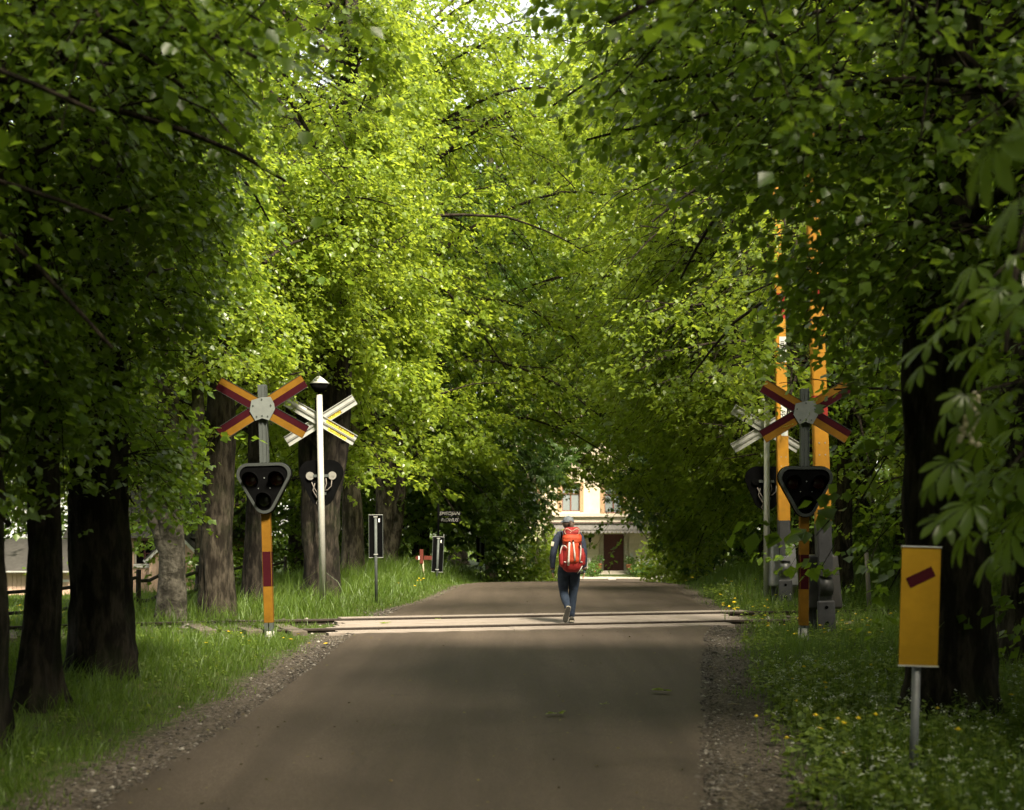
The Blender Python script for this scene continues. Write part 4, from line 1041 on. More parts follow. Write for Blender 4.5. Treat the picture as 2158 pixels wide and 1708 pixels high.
# ------------------------------------------------------------ villa at the end of the avenue
HD = 91.4
def HP(u, v, d=HD): p = W(u, v, d); return p.x, p.z
M_ASH = mat_paint('cream_ashlar', (.58,.51,.37), .85, .18, scale=3)
M_ASH2 = mat_paint('cream_ashlar_pale', (.61,.54,.41), .85, .18, scale=3)
M_UPPER = mat_paint('apricot_plaster', (.62,.53,.40), .85, .15, scale=2)
M_TRIM = mat_paint('orange_brown_trim', (.36,.23,.13), .7, .2)
M_FRAMEB = mat_paint('brown_window_frame', (.16,.06,.035), .6, .2)
M_DOOR = mat_paint('dark_red_door', (.075,.018,.016), .55, .25)
M_GREYW = mat_paint('grey_weathered_fascia', (.20,.185,.18), .8, .3)
M_DECK = mat_paint('pale_deck_edge', (.50,.44,.36), .8, .2)
M_STEP = mat_paint('stone_step', (.48,.43,.36), .85, .2)
M_ROOFT = mat_paint('dark_roof', (.10,.07,.06), .8, .3)
M_PILAS = mat_paint('grey_lichen_pilaster', (.42,.38,.30), .9, .4, scale=12)
M_GLASS = N('window_glass', (.30,.34,.36), .08, 0, .8); M_GLASS.set('Metallic', .4); M_GLASS = M_GLASS.m
M_CURT = mat_paint('white_curtain', (.70,.72,.72), .8, .1)
M_CLAY = mat_paint('terracotta', (.34,.13,.06), .85, .25)
M_WPAINT = mat_paint('white_paint', (.55,.54,.51), .5, .12)
gzh = -1.0
hx = HP(1293, 1200)[0]
vr = empty('villa', (hx, HD, gzh), 'cream villa with dark red door and scalloped porch roof at the end of the road', 'house')
def hb(name, mat, u0, v0, u1, v1, y0, y1, parent=None, bev=0, smooth_shade=False):
    x0, z1 = HP(u0, v0); x1, z0 = HP(u1, v1)
    p = parent or vr
    cx, cz = (x0+x1)/2-hx, (z0+z1)/2-gzh
    if p is vr: return quick(name, mat, vr, lambda bm: box(bm, (0,0,0), (x1-x0, y1-y0, z1-z0), None, 0, bev), loc=(cx, (y0+y1)/2, cz))
    off = Vector(p.location)
    return quick(name, mat, p, lambda bm: box(bm, (0,0,0), (x1-x0, y1-y0, z1-z0), None, 0, bev), loc=Vector((cx, (y0+y1)/2, cz))-off)
# storeys: v 1102 is the floor line between them; walls with real openings are boxes around the openings
V0, VF, VT = 1206, 1102, 890
UL, UR = 1060, 1530
wl = HP(UL, 0)[0]; wr_ = HP(UR, 0)[0]
# lower wall core behind the blocks, leaving the door and the side window open
for (a, b) in ((UL, 1272), (1315, 1366), (1399, UR)): hb('wall', M_ASH, a, VF, b, V0, .10, .40)
hb('wall', M_ASH, 1272, VF, 1315, 1126, .10, .40); hb('wall', M_ASH, 1366, VF, 1399, 1138, .10, .40); hb('wall', M_ASH, 1366, 1174, 1399, V0, .10, .40)
# ashlar blocks, course by course
rs = random.Random(8)
rows = 7; rh = (V0-6-(VF+22))/rows
for r_ in range(rows):
    va = VF+22+r_*rh; vb = va+rh
    u = 1150-(r_ % 2)*17
    while u < 1440:
        L = 34; ua, ub = u, u+L
        segs = [(ua, ub)]
        for (oa, ob, ov, ow) in ((1262,1325,0,9999),(1364,1401,1136,1176)):
            if vb > ov and va < ow:
                ns = []
                for (p, q) in segs:
                    if q <= oa or p >= ob: ns.append((p, q))
                    else:
                        if p < oa: ns.append((p, oa))
                        if q > ob: ns.append((ob, q))
                segs = ns
        for (p, q) in segs:
            if q-p > 4: hb('ashlar_block', rs.choice([M_ASH, M_ASH2]), p+.35, va+.35, q-.35, vb-.35, rs.uniform(.03,.05), .10)
        u += L
hb('plinth', M_PILAS, UL, 1196, 1262, V0+2, .0, .09); hb('plinth', M_PILAS, 1325, 1196, UR, V0+2, .0, .09)
hb('pilaster', M_PILAS, 1264, 1124, 1272, 1203, -.04, .10); hb('pilaster', M_PILAS, 1315, 1124, 1323, 1203, -.04, .10)
d = hb('door', M_DOOR, 1272, 1126, 1315, 1203, .18, .24)
for k_, (a, b) in enumerate(((1273, 1293.2), (1293.8, 1314))):
    l_ = hb('door_leaf', M_DOOR, a, 1127, b, 1202.5, .13, .18, d)
hb('handle', M_RAILTOP, 1291, 1165, 1292.2, 1169, .09, .13, d)
hb('entrance_step', M_STEP, 1266, 1203, 1321, 1208, -.55, .10, None, .01)
hb('entrance_step', M_STEP, 1262, 1208, 1325, 1213.5, -1.0, .0, None, .01)
hb('entrance_step', M_STEP, 1258, 1213.5, 1329, 1219, -1.5, -.4, None, .01)
# porch roof: pale deck, grey fascia, scalloped valance
hb('porch_deck', M_DECK, 1158, 1084, 1430, 1090, -2.2, .12)
hb('porch_deck', M_DECK, 1161, 1090, 1427, 1101, -2.05, .12)
hb('gutter', M_ROOFT, 1162, 1101, 1426, 1104, -2.12, -1.9)
hb('fascia', M_GREYW, 1163, 1104, 1425, 1117, -2.05, -1.97)
x0, zt = HP(1163, 1117); x1, zb = HP(1425, 1124)
nsc = 30; sw = (x1-x0)/nsc
bm = bmesh.new()
prism(bm, [(-sw*.48, 0), (-sw*.48, -.10), (-sw*.32, -.19), (0, -.24), (sw*.32, -.19), (sw*.48, -.10), (sw*.48, 0)], -.015, .015); fin(bm)
scm = me_from('scallop', bm, M_GREYW)
for i in range(nsc): link('scallop', scm, vr, (x0+sw*(i+.5)-hx, -2.0, zt-gzh+.02))
for u_ in (1168, 1420): hb('porch_post', M_GREYW, u_-2, 1117, u_+2, 1206, -2.05, -1.93)
# upper wall around window openings
WINS = [(1184,1222,1018,1078),(1274,1312,1018,1082),(1364,1402,1018,1078),(1094,1132,1018,1078)]
us = [UL]+sorted([x for w_ in WINS for x in w_[:2]])+[UR]
for i in range(0, len(us)-1, 2): hb('wall', M_UPPER, us[i], VT, us[i+1], VF, .12, .40)
for (a, b, c_, e_) in WINS:
    hb('wall', M_UPPER, a, VT, b, c_, .12, .40); hb('wall', M_UPPER, a, e_, b, VF, .12, .40)
    w0 = hb('window', M_CURT, a, c_, b, e_, .34, .36)
    hb('pane', M_GLASS, a+2, c_+2, (a+b)/2-1, e_-2, .24, .25, w0); hb('pane', M_GLASS, (a+b)/2+1, c_+2, b-2, e_-2, .24, .25, w0)
    for (p, q, r2, s2) in ((a, a+2, c_, e_), (b-2, b, c_, e_), ((a+b)/2-1.2, (a+b)/2+1.2, c_, e_)): hb('frame', M_FRAMEB, p, r2, q, s2, .19, .27, w0)
    for vv in (c_, (c_+e_)/2-8, e_-2): hb('frame', M_FRAMEB, a, vv, b, vv+1.8, .195, .265, w0)
    for (p, q, r2, s2) in ((a-8, a-.5, c_-4, e_+2), (b+.5, b+8, c_-4, e_+2), (a-9, b+9, c_-10, c_-.5), (a-9, b+9, e_+.5, e_+5)): hb('surround', M_TRIM if (q-p) < 12 else M_UPPER, p, r2, q, s2, .05, .12)
hb('string_course', M_DECK, UL, 1080.5, UR, 1084, -.02, .12) if False else None
wn = hb('window', M_BLACK, 1366, 1138, 1399, 1174, .30, .32)
hb('frame', M_FRAMEB, 1366, 1138, 1399, 1140, .22, .28, wn); hb('frame', M_FRAMEB, 1381.5, 1138, 1383.5, 1174, .22, .28, wn); hb('frame', M_FRAMEB, 1366, 1172, 1399, 1174, .22, .28, wn)
# side and back walls, roof
hb('side_wall', M_UPPER, UL, VT, UL+9, V0, .42, 9.0); hb('side_wall', M_UPPER, UR-9, VT, UR, V0, .42, 9.0); hb('back_wall', M_UPPER, UL, VT, UR, V0, 9.02, 9.3)
x0, z0 = HP(UL-14, VT); x1 = HP(UR+14, 0)[0]
def rf(bm):
    y0, y1, h = -.6, 9.9, 2.6; c_ = (y0+y1)/2
    v_ = [bm.verts.new(p) for p in ((x0-hx,y0,z0-gzh),(x1-hx,y0,z0-gzh),(x1-hx,y1,z0-gzh),(x0-hx,y1,z0-gzh),(x0-hx+2.5,c_,z0-gzh+h),(x1-hx-2.5,c_,z0-gzh+h))]
    for f in ((0,1,5,4),(1,2,5),(2,3,4,5),(3,0,4),(3,2,1,0)): bm.faces.new([v_[i] for i in f])
quick('roof', M_ROOFT, vr, rf)
hb('mailbox', M_WPAINT, 1327, 1166, 1333.5, 1173, -.05, .03)
lm = quick('wall_lamp', M_BLACK, vr, lambda bm: (tube(bm, [(0,.03,-.35),(0,-.05,-.25),(0,-.14,-.05),(0,-.16,.05)], .025, 6), cyl(bm, (0,-.16,.05), (0,-.16,.36), .07, .12, 6), cyl(bm, (0,-.16,.36), (0,-.16,.48), .15, .02, 6), cyl(bm, (0,-.16,.47), (0,-.16,.56), .02, n=6)), loc=(HP(1243,0)[0]-hx, .0, HP(0,1145)[1]-gzh))
# benches
def bench(label, u, v, wm):
    x, z = HP(u, v, 90.4); z = gz(x, 90.4)+.03
    r = empty('garden_bench', (x, 90.4, z), label, 'bench', 'white garden benches by the villa wall')
    quick('seat', M_WPAINT, r, lambda bm: box(bm, (0,0,.43), (wm,.42,.04)))
    n = int(wm/.1)
    bm = bmesh.new(); box(bm, (0,0,0), (.045,.03,.38)); sm_ = me_from('slat', bm, M_WPAINT)
    for i in range(n): link('slat', sm_, r, (-wm/2+(i+.5)*wm/n, .2, .68))
    quick('top_rail', M_WPAINT, r, lambda bm: box(bm, (0,.2,.90), (wm,.05,.07)))
    for s in (-1, 1):
        quick('leg', M_WPAINT, r, lambda bm, s=s: box(bm, (s*wm/2,-.17,.31), (.07,.07,.62))); quick('leg', M_WPAINT, r, lambda bm, s=s: box(bm, (s*wm/2,.2,.46), (.07,.07,.92)))
        quick('armrest', M_WPAINT, r, lambda bm, s=s: box(bm, (s*wm/2,.0,.64), (.07,.48,.04)))
    quick('apron', M_WPAINT, r, lambda bm: box(bm, (0,-.18,.36), (wm,.03,.08)))
bench('long white slatted bench right of the dark red door', 1377, 1204, 1.7)
bench('white bench end left of the door, half hidden by the walker', 1224, 1204, 1.1)
# pots, shrubs (leafy small things)
rsn = np.random.default_rng(77)
M_BUSH = mat_leaf('garden_leaf', (.05,.11,.02), (.09,.17,.03), (.15,.28,.03))
def leafy(n, cx, cy, cz, rx, ry, rz_, size, mat, name='foliage', parent=None, flat=0.0):
    D = rsn.normal(0,1,(n,3)); D = unit(D)*(rsn.random((n,1))**.4)
    P = D*np.array([rx, ry, rz_])+np.array([cx, cy, cz]); P = P[P[:, 2] > cz-rz_*.9]
    m = len(P); A = unit(D[:m]+rsn.normal(0,.6,(m,3))); Nn = rsn.normal(0,.5,(m,3))+np.array([0,0,1])
    me = leaves_mesh(name, P, A, Nn, size*rsn.uniform(.6,1.3,m), LEAF_LO, mat)
    o = link(name, me, parent); o['kind'] = 'stuff'; return o
def pot(label, u, v, r_, h):
    x, z = HP(u, v, 90.2); z = gz(x, 90.2)+.04 if v > 1203 else HP(0, v, 90.2)[1]
    r = empty('flower_pot', (x, 90.2, z), label, 'flower pot', 'potted plants by the villa door')
    quick('pot', M_CLAY, r, lambda bm: (cyl(bm, (0,0,0), (0,0,h), r_*.7, r_, 14), cyl(bm, (0,0,h-.05), (0,0,h+.01), r_*1.1, r_*1.1, 14)))
    leafy(90, 0, 0, h+.25, r_*1.5, r_*1.3, .30, .13, M_BUSH, parent=r)
    return r
pot('terracotta pot with sprawling plant, outermost left of the door', 1250, 1204.5, .17, .30)
pot('terracotta pot with taller plant beside the left door pilaster', 1262, 1201, .20, .34)
pot('terracotta pot with reddish plant beside the right door pilaster', 1325, 1201, .18, .3)
pot('terracotta pot at the far right of the door steps', 1333, 1204.5, .19, .30)
def shrub(label, u, v, d, rx, rz_, n=420, size=.12, mat=None, cat='shrub'):
    x = W(u, v, d).x; z = gz(x, d)
    r = empty('shrub', (x, d, z), label, cat)
    leafy(n, 0, 0, rz_*.85, rx, rx, rz_, size, mat or M_BUSH, parent=r)
    quick('stem', M_TWIG, r, lambda bm: [tube(bm, [(0,0,-.05),(math.cos(a)*rx*.3,math.sin(a)*rx*.3,rz_*.6),(math.cos(a)*rx*.6,math.sin(a)*rx*.6,rz_*1.1)], [.03,.02,.008], 5) for a in (0,1.6,3.1,4.5)]) 
    return r
shrub('low dark green bush left of the entrance steps', 1248, 1220, 87.5, .60, .45)
shrub('wide low bush right of the entrance steps', 1352, 1220, 88, .85, .40, 600)
shrub('round bush in front of the white bench', 1372, 1216, 88.5, .5, .5)
for i, (u, d, rx, rz_, lab) in enumerate(((1165,80,1.6,1.6,'sunlit tall shrub just left of the walker, beyond the crest'),(1128,74,1.7,1.5,'bright leafy shrub left of the villa path'),(1095,68,1.5,1.3,'leafy shrub below the dark chestnut'),(1412,72,1.7,1.6,'yellow green bush at the right edge of the villa gap'),(1440,64,1.8,1.7,'large yellow green bush on the right bank beyond the crest'),(1474,58,1.5,1.5,'bush at the foot of the right row beyond the crest'))):
    shrub(lab, u, 1220, d, rx, rz_, 1700, .17, M_LIME_LIT)
# white number board standing at the edge of the forecourt
x, z = HP(1290, 1224, 84); z = gz(x, 84)
r = empty('small_sign', (x, 84, z), 'tiny white notice standing low on the forecourt before the villa steps', 'sign')
quick('board', M_WPAINT, r, lambda bm: box(bm, (0,0,W(0,1221,84).z-z), (.42,.03,.20)))
quick('stake', M_GREYW, r, lambda bm: box(bm, (0,.03,(W(0,1221,84).z-z)/2), (.05,.03,W(0,1221,84).z-z)))
# ------------------------------------------------------------ pink barn and shed in the left field
M_PINK = mat_paint('pink_board_paint', (.68,.46,.35), .8, .12, scale=3)
M_PINKD = mat_paint('pink_wall_back', (.34,.21,.15), .9, .2)
M_WTRIM = mat_paint('white_trim', (.70,.68,.64), .6, .1)
M_SHEET = mat_paint('grey_sheet_roof', (.06,.055,.05), .8, .25, .0)
BD = 50.0
gb = -.55
bmesh_b = bmesh.new(); box(bmesh_b, (0,0,.5), (1,1,1)); fin(bmesh_b); UB = me_from('board', bmesh_b, M_PINK)
def boards(root, ro, u0, u1, topf, d, y, step=8.6):
    u = u0; 
    while u < u1-1:
        ue = min(u+step, u1); xa = W(u, 0, d).x; xb = W(ue, 0, d).x; zt_ = topf((u+ue)/2)
        o = link('board', UB, root, ((xa+xb)/2-ro.x, y-ro.y, gb-ro.z)); o.scale = (xb-xa-.014, .03+.008*(int(u*7) % 2), zt_-gb)
        u = ue
def zv(v, d=BD): return ZC-(v-1122)/F*d
bx = W(300, 0, BD).x
br = empty('barn', (bx, BD, gb), 'pink boarded barn with dark red window and small white edged gable in the field', 'barn'); ro = Vector((bx, BD, gb))
def wb(name, mat, u0, v0, u1, v1, ya, yb, d=BD, root=None, o_=None):
    root = root or br; o_ = o_ if o_ is not None else ro
    a_ = W(u0, v0, d); b_ = W(u1, v1, d)
    return quick(name, mat, root, lambda bm: box(bm, (0,0,0), (b_.x-a_.x, yb-ya, a_.z-b_.z)), loc=((a_.x+b_.x)/2-o_.x, d+(ya+yb)/2-o_.y, (a_.z+b_.z)/2-o_.z))
wb('wall', M_PINKD, 150, 1128, 470, 1256, .05, 5)
boards(br, ro, 150, 283, lambda u: zv(1130), BD, BD)
boards(br, ro, 283, 326, lambda u: zv(1197), BD, BD)
boards(br, ro, 326, 470, lambda u: zv(1130), BD, BD)
wn = wb('window', M_BLACK, 285, 1140, 325, 1188, -.02, .02)
wl_ = Vector(wn.location)
for (a, b, c_, e_, mt) in ((282,328,1189,1192,M_WTRIM),(282,328,1193,1196.5,M_WTRIM),(304,307.5,1140,1188,M_DOOR),(285,325,1166,1168,M_DOOR),(322.5,325.5,1140,1188,M_DECK),(285,288,1140,1188,M_DECK)):
    o = wb('frame', mt, a, c_, b, e_, -.07, -.03); 
    o.parent = wn; o.location = Vector(o.location)-wl_
def gp(u): return zv(1122+abs(u-384)*1.0)
boards(br, ro, 328, 440, lambda u: gp(u)-.02, BD, BD-.9)
wb('porch_side', M_PINKD, 440, 1180, 443, 1256, -.88, .0)
for s in (-1, 1):
    a_ = Vector((W(384,0,BD).x, BD-1.0, zv(1120))); b_ = Vector((W(384+s*64,0,BD).x, BD-1.0, zv(1184)))
    def bld(bm):
        m_ = (a_+b_)/2-ro; d_ = (b_-a_); L = d_.length; ang = math.atan2(d_.z, d_.x)
        box(bm, m_, (L, .06, .13), Matrix.Rotation(-ang, 3, 'Y').to_euler())
    quick('bargeboard', M_WTRIM, br, bld)
    def bld2(bm):
        m_ = (a_+b_)/2-ro+Vector((0,.5,.07)); d_ = (b_-a_); L = d_.length; ang = math.atan2(d_.z, d_.x)
        box(bm, m_, (L, 1.1, .05), Matrix.Rotation(-ang, 3, 'Y').to_euler())
    quick('gable_roof', M_SHEET, br, bld2)
def broof(bm):
    xa = W(140,0,BD).x-bx; xb = W(480,0,BD).x-bx; z0 = zv(1128)-gb
    v_ = [bm.verts.new(p) for p in ((xa,-.4,z0-.1),(xb,-.4,z0-.1),(xb,2.6,z0+2.0),(xa,2.6,z0+2.0),(xb,5.5,z0-.1),(xa,5.5,z0-.1))]
    bm.faces.new((v_[0],v_[1],v_[2],v_[3])); bm.faces.new((v_[3],v_[2],v_[4],v_[5])); bm.faces.new((v_[0],v_[3],v_[5])); bm.faces.new((v_[1],v_[4],v_[2]))
quick('roof', M_SHEET, br, broof)
sx_ = W(60,0,47).x
sr2 = empty('shed', (sx_, 47, gb), 'low yellowish shed with grey sheet roof left of the pink barn', 'shed'); so2 = Vector((sx_, 47, gb))
wb('wall', M_PINKD, -30, 1207, 148, 1256, .05, 4, 47, sr2, so2)
boards(sr2, so2, -30, 148, lambda u: zv(1207, 47), 47, 47, 9.4)
wb('fascia', M_WTRIM, -36, 1203.5, 154, 1206.5, -.35, -.30, 47, sr2, so2)
wb('sill', M_WTRIM, 124, 1222, 146, 1227, -.06, -.02, 47, sr2, so2)
def shroof(bm):
    xa = W(-38,0,47).x-sx_; xb = W(156,0,47).x-sx_; z0 = zv(1205,47)-gb
    v_ = [bm.verts.new(p) for p in ((xa,-.36,z0),(xb,-.36,z0),(xb,2.2,z0+1.0),(xa,2.2,z0+1.0),(xb,4.4,z0),(xa,4.4,z0))]
    bm.faces.new((v_[0],v_[1],v_[2],v_[3])); bm.faces.new((v_[3],v_[2],v_[4],v_[5]))
quick('roof', M_SHEET, sr2, shroof)
# ------------------------------------------------------------ the walker
PX, PY = .915, 24.35
PZ = .045
M_SKIN = mat_paint('skin', (.45,.26,.18), .6, .1)
M_NAVY = mat_paint('navy_jacket', (.020,.028,.050), .8, .3, scale=14, bump=.3)
M_JEAN = mat_paint('dark_jeans', (.018,.030,.055), .85, .35, scale=18, bump=.3)
M_CAP = mat_paint('grey_cap', (.13,.145,.17), .8, .2)
M_HAIR = mat_paint('brown_hair', (.07,.04,.026), .6, .35, scale=30)
M_RPACK = mat_paint('red_pack_fabric', (.25,.011,.010), .65, .3, scale=16, bump=.3)
M_OPACK = mat_paint('orange_pack_fabric', (.42,.048,.012), .65, .25, scale=16, bump=.3)
M_STRAP = mat_paint('pale_strap', (.58,.54,.50), .7, .15)
M_SOLE = mat_paint('shoe_sole', (.05,.047,.04), .8, .3)
M_SHOE = mat_paint('beige_shoe_rim', (.42,.38,.30), .7, .2)
M_SHOED = mat_paint('dark_shoe_fabric', (.06,.058,.05), .8, .25)
M_CUFF = mat_paint('striped_cuff', (.50,.33,.20), .8, .2)
M_CUFF2 = mat_paint('dark_cuff_stripe', (.05,.04,.05), .8, .2)
M_GLOVE = mat_paint('grey_green_glove', (.10,.14,.13), .8, .2)
M_PATCH = mat_paint('pale_patch', (.55,.50,.38), .7, .1)
pr = empty('person', (PX, PY, PZ), 'person walking away in a grey cap, navy jacket and dark jeans, stepping over the planks', 'person')
def skin(name, verts, edges, radii, root=0, sub=2):
    me = bpy.data.meshes.new(name); me.from_pydata([tuple(v) for v in verts], edges, []); me.update()
    o = bpy.data.objects.new(name, me); COL.objects.link(o)
    m = o.modifiers.new('s', 'SKIN'); m.use_smooth_shade = True
    for i, r in enumerate(radii):
        me.skin_vertices[0].data[i].radius = r if isinstance(r, tuple) else (r, r)
        me.skin_vertices[0].data[i].use_root = (i == root)
    m2 = o.modifiers.new('u', 'SUBSURF'); m2.levels = sub; m2.render_levels = sub
    dg = bpy.context.evaluated_depsgraph_get()
    out = bpy.data.meshes.new_from_object(o.evaluated_get(dg))
    bpy.data.objects.remove(o); out.name = name
    for p in out.polygons: p.use_smooth = True
    return out
J = [(0,0,.90),(0,.0,1.02),(0,.02,1.15),(0,.03,1.29),(0,.03,1.385),(0,.05,1.455),(-.006,.065,1.515),(-.008,.08,1.585),(-.008,.075,1.645)]
R = [(.155,.115),(.13,.10),(.14,.105),(.155,.11),(.125,.09),(.052,.055),(.062,.07),(.082,.10),(.062,.08)]
E = [(i, i+1) for i in range(8)]
def chain(start, pts, rr):
    prev = start
    for p, r in zip(pts, rr):
        J.append(p); R.append(r); E.append((prev, len(J)-1)); prev = len(J)-1
    return prev
# left leg trails, heel lifted towards the camera; right leg stands
chain(0, [(-.088,.0,.83),(-.094,.005,.68),(-.088,.03,.50),(-.062,-.035,.38),(-.030,-.12,.27),(-.036,-.145,.17),(-.05,-.125,.08)], [(.095,.105),(.082,.09),(.058,.062),(.056,.064),(.036,.04),(.035,.04),(.032,.03)])
chain(0, [(.088,.0,.83),(.084,.03,.68),(.068,.055,.48),(.052,.075,.34),(.042,.09,.10),(.045,.16,.055),(.05,.24,.04)], [(.095,.105),(.080,.09),(.058,.062),(.055,.062),(.036,.042),(.035,.036),(.032,.026)])
wl1 = chain(4, [(-.155,.03,1.40),(-.215,.01,1.30),(-.248,.0,1.13),(-.262,.04,1.0),(-.262,.075,.88)], [(.062,.06),(.052,.055),(.043,.045),(.038,.038),(.026,.026)])
wr1 = chain(4, [(.155,.03,1.40),(.205,.0,1.30),(.235,-.03,1.13),(.245,.0,1.0),(.245,.03,.895)], [(.062,.06),(.052,.055),(.043,.045),(.038,.038),(.026,.026)])
for w0, s, bx_, by_ in ((wl1, -1, -.264, .085), (wr1, 1, .250, .04)):
    pm = chain(w0, [(bx_-.0*s, by_, .84),(bx_, by_+.008, .80)], [(.018,.034),(.016,.038)])
    for k_, (oy, L) in enumerate(((-.030,.062),(-.010,.072),(.010,.070),(.029,.055))):
        chain(pm, [(bx_-s*.004, by_+oy+.004, .785),(bx_-s*.012, by_+oy+.010, .785-L*.5),(bx_-s*.030, by_+oy+.010, .785-L)], [.0095,.0085,.0075])
    chain(w0, [(bx_-s*.014, by_+.035, .835),(bx_-s*.022, by_+.055, .80),(bx_-s*.03, by_+.058, .775)], [.012,.010,.009])
bodyme = skin('body', J, E, R)
bodyme.materials.clear(); bodyme.materials.append(M_SKIN)
link('body', bodyme, pr)
def cloth(name, mat, test, off):
    bm = bmesh.new(); bm.from_mesh(bodyme); bm.normal_update()
    bmesh.ops.delete(bm, geom=[f for f in bm.faces if not test(f.calc_center_median())], context='FACES')
    seen, comps = set(), []
    for v_ in bm.verts:
        if v_ in seen: continue
        st = [v_]; seen.add(v_); cc = []
        while st:
            q = st.pop(); cc.append(q)
            for e in q.link_edges:
                w2 = e.other_vert(q)
                if w2 not in seen: seen.add(w2); st.append(w2)
        comps.append(cc)
    big = max(len(c) for c in comps)
    bmesh.ops.delete(bm, geom=[v_ for c in comps if len(c) < big*.12 for v_ in c], context='VERTS')
    bm.normal_update()
    for v_ in bm.verts:
        c = v_.co; v_.co = c+v_.normal*(off+.004*mnoise.noise(c*22)+.003*mnoise.noise(c*60))
    me = me_from(name, bm, mat, True); o = link(name, me, pr)
    so_ = o.modifiers.new('t', 'SOLIDIFY'); so_.thickness = .006; so_.offset = -1
    return o
arm = lambda c: abs(c.x) > .19 and c.z < 1.3
cloth('jacket', M_NAVY, lambda c: (.86 < c.z < 1.47) and not (abs(c.x) > .19 and c.z < .885), .014)
cloth('jeans', M_JEAN, lambda c: c.z < .90 and abs(c.x) < .19 and ((c.x > .0 and c.z > .10) or (c.x <= .0 and c.z > .235) or c.z > .5), .012)
for s, x, y in ((-1,-.263,.078),(1,.247,.034)):
    cf = quick('cuff', M_CUFF, pr, lambda bm: cyl(bm, (x,y,.855), (x,y,.925), .041, .042, 18), True)
    for zz in (.872,.895,.917): quick('cuff_stripe', M_CUFF2, cf, lambda bm, zz=zz: cyl(bm, (x,y,zz-.005), (x,y,zz+.005), .0428, .0428, 18), True)
cloth('glove', M_GLOVE, lambda c: c.x > .19 and .80 < c.z < .865, .004)
cloth('glove', M_GLOVE, lambda c: c.x < -.19 and .80 < c.z < .865, .004)
quick('sleeve_patch', M_PATCH, pr, lambda bm: box(bm, (-.268,-.03,1.265), (.05,.045,.075), Matrix.Rotation(.22,3,'Y').to_euler(), 0, .01))
# head: face, ears, cap, ponytail
def ell(bm, c, r, u=20, v=14, cutz=None):
    res = bmesh.ops.create_uvsphere(bm, u_segments=u, v_segments=v, radius=1, matrix=Matrix.LocRotScale(Vector(c), None, Vector(r)))
    if cutz is not None: bmesh.ops.delete(bm, geom=[x for x in res['verts'] if x.co.z < cutz(x.co)], context='VERTS')
    for f in bm.faces: f.smooth = True
hd = Vector((-.010,.082,1.60))
for s in (-1, 1): quick('ear', M_SKIN, pr, lambda bm, s=s: ell(bm, hd+Vector((s*.083,.0,-.01)), (.014,.022,.033), 10, 8))
quick('nose', M_SKIN, pr, lambda bm: ell(bm, hd+Vector((-.015,.108,-.005)), (.014,.022,.024), 10, 8))
for s in (-1, 1): quick('eye', M_WPAINT, pr, lambda bm, s=s: ell(bm, hd+Vector((s*.03-.01,.092,.018)), (.012,.010,.009), 8, 6))
quick('mouth', M_RPACK, pr, lambda bm: ell(bm, hd+Vector((-.013,.098,-.042)), (.022,.008,.007), 8, 6))
cp = quick('cap', M_CAP, pr, lambda bm: ell(bm, hd+Vector((0,-.005,.018)), (.096,.118,.098), 24, 16, lambda c: 1.600+.0*c.y))
quick('cap_bill', M_CAP, cp, lambda bm: prism(bm, [(-.075,0),(-.07,-.05),(-.04,-.085),(0,-.095),(.04,-.085),(.07,-.05),(.075,0)], -.004, .004, 0, Matrix.Translation(hd+Vector((-.035,.095,.012))) @ Matrix.Rotation(rad(25),4,'Z') @ Matrix.Rotation(rad(105),4,'X')))
quick('cap_button', M_CAP, cp, lambda bm: ell(bm, hd+Vector((0,-.0,.118)), (.012,.012,.007), 8, 6))
quick('hair', M_HAIR, pr, lambda bm: (ell(bm, hd+Vector((0,-.022,-.012)), (.090,.095,.09), 20, 14), ell(bm, hd+Vector((.01,-.04,-.09)), (.07,.06,.07), 16, 10)))
pt = skin('ponytail', [(.02,-.03,1.625),(.03,-.085,1.61),(.038,-.115,1.565),(.035,-.12,1.52),(.03,-.105,1.475)], [(0,1),(1,2),(2,3),(3,4)], [.025,.034,.040,.033,.012])
pt.materials.clear(); pt.materials.append(M_HAIR); link('ponytail', pt, pr)
quick('collar', M_PLATE, pr, lambda bm: tube(bm, [(.085*math.cos(a),.045+.075*math.sin(a),1.462+.012*math.sin(a*2)) for a in [i*math.pi/8 for i in range(17)]], .024, 8), True)
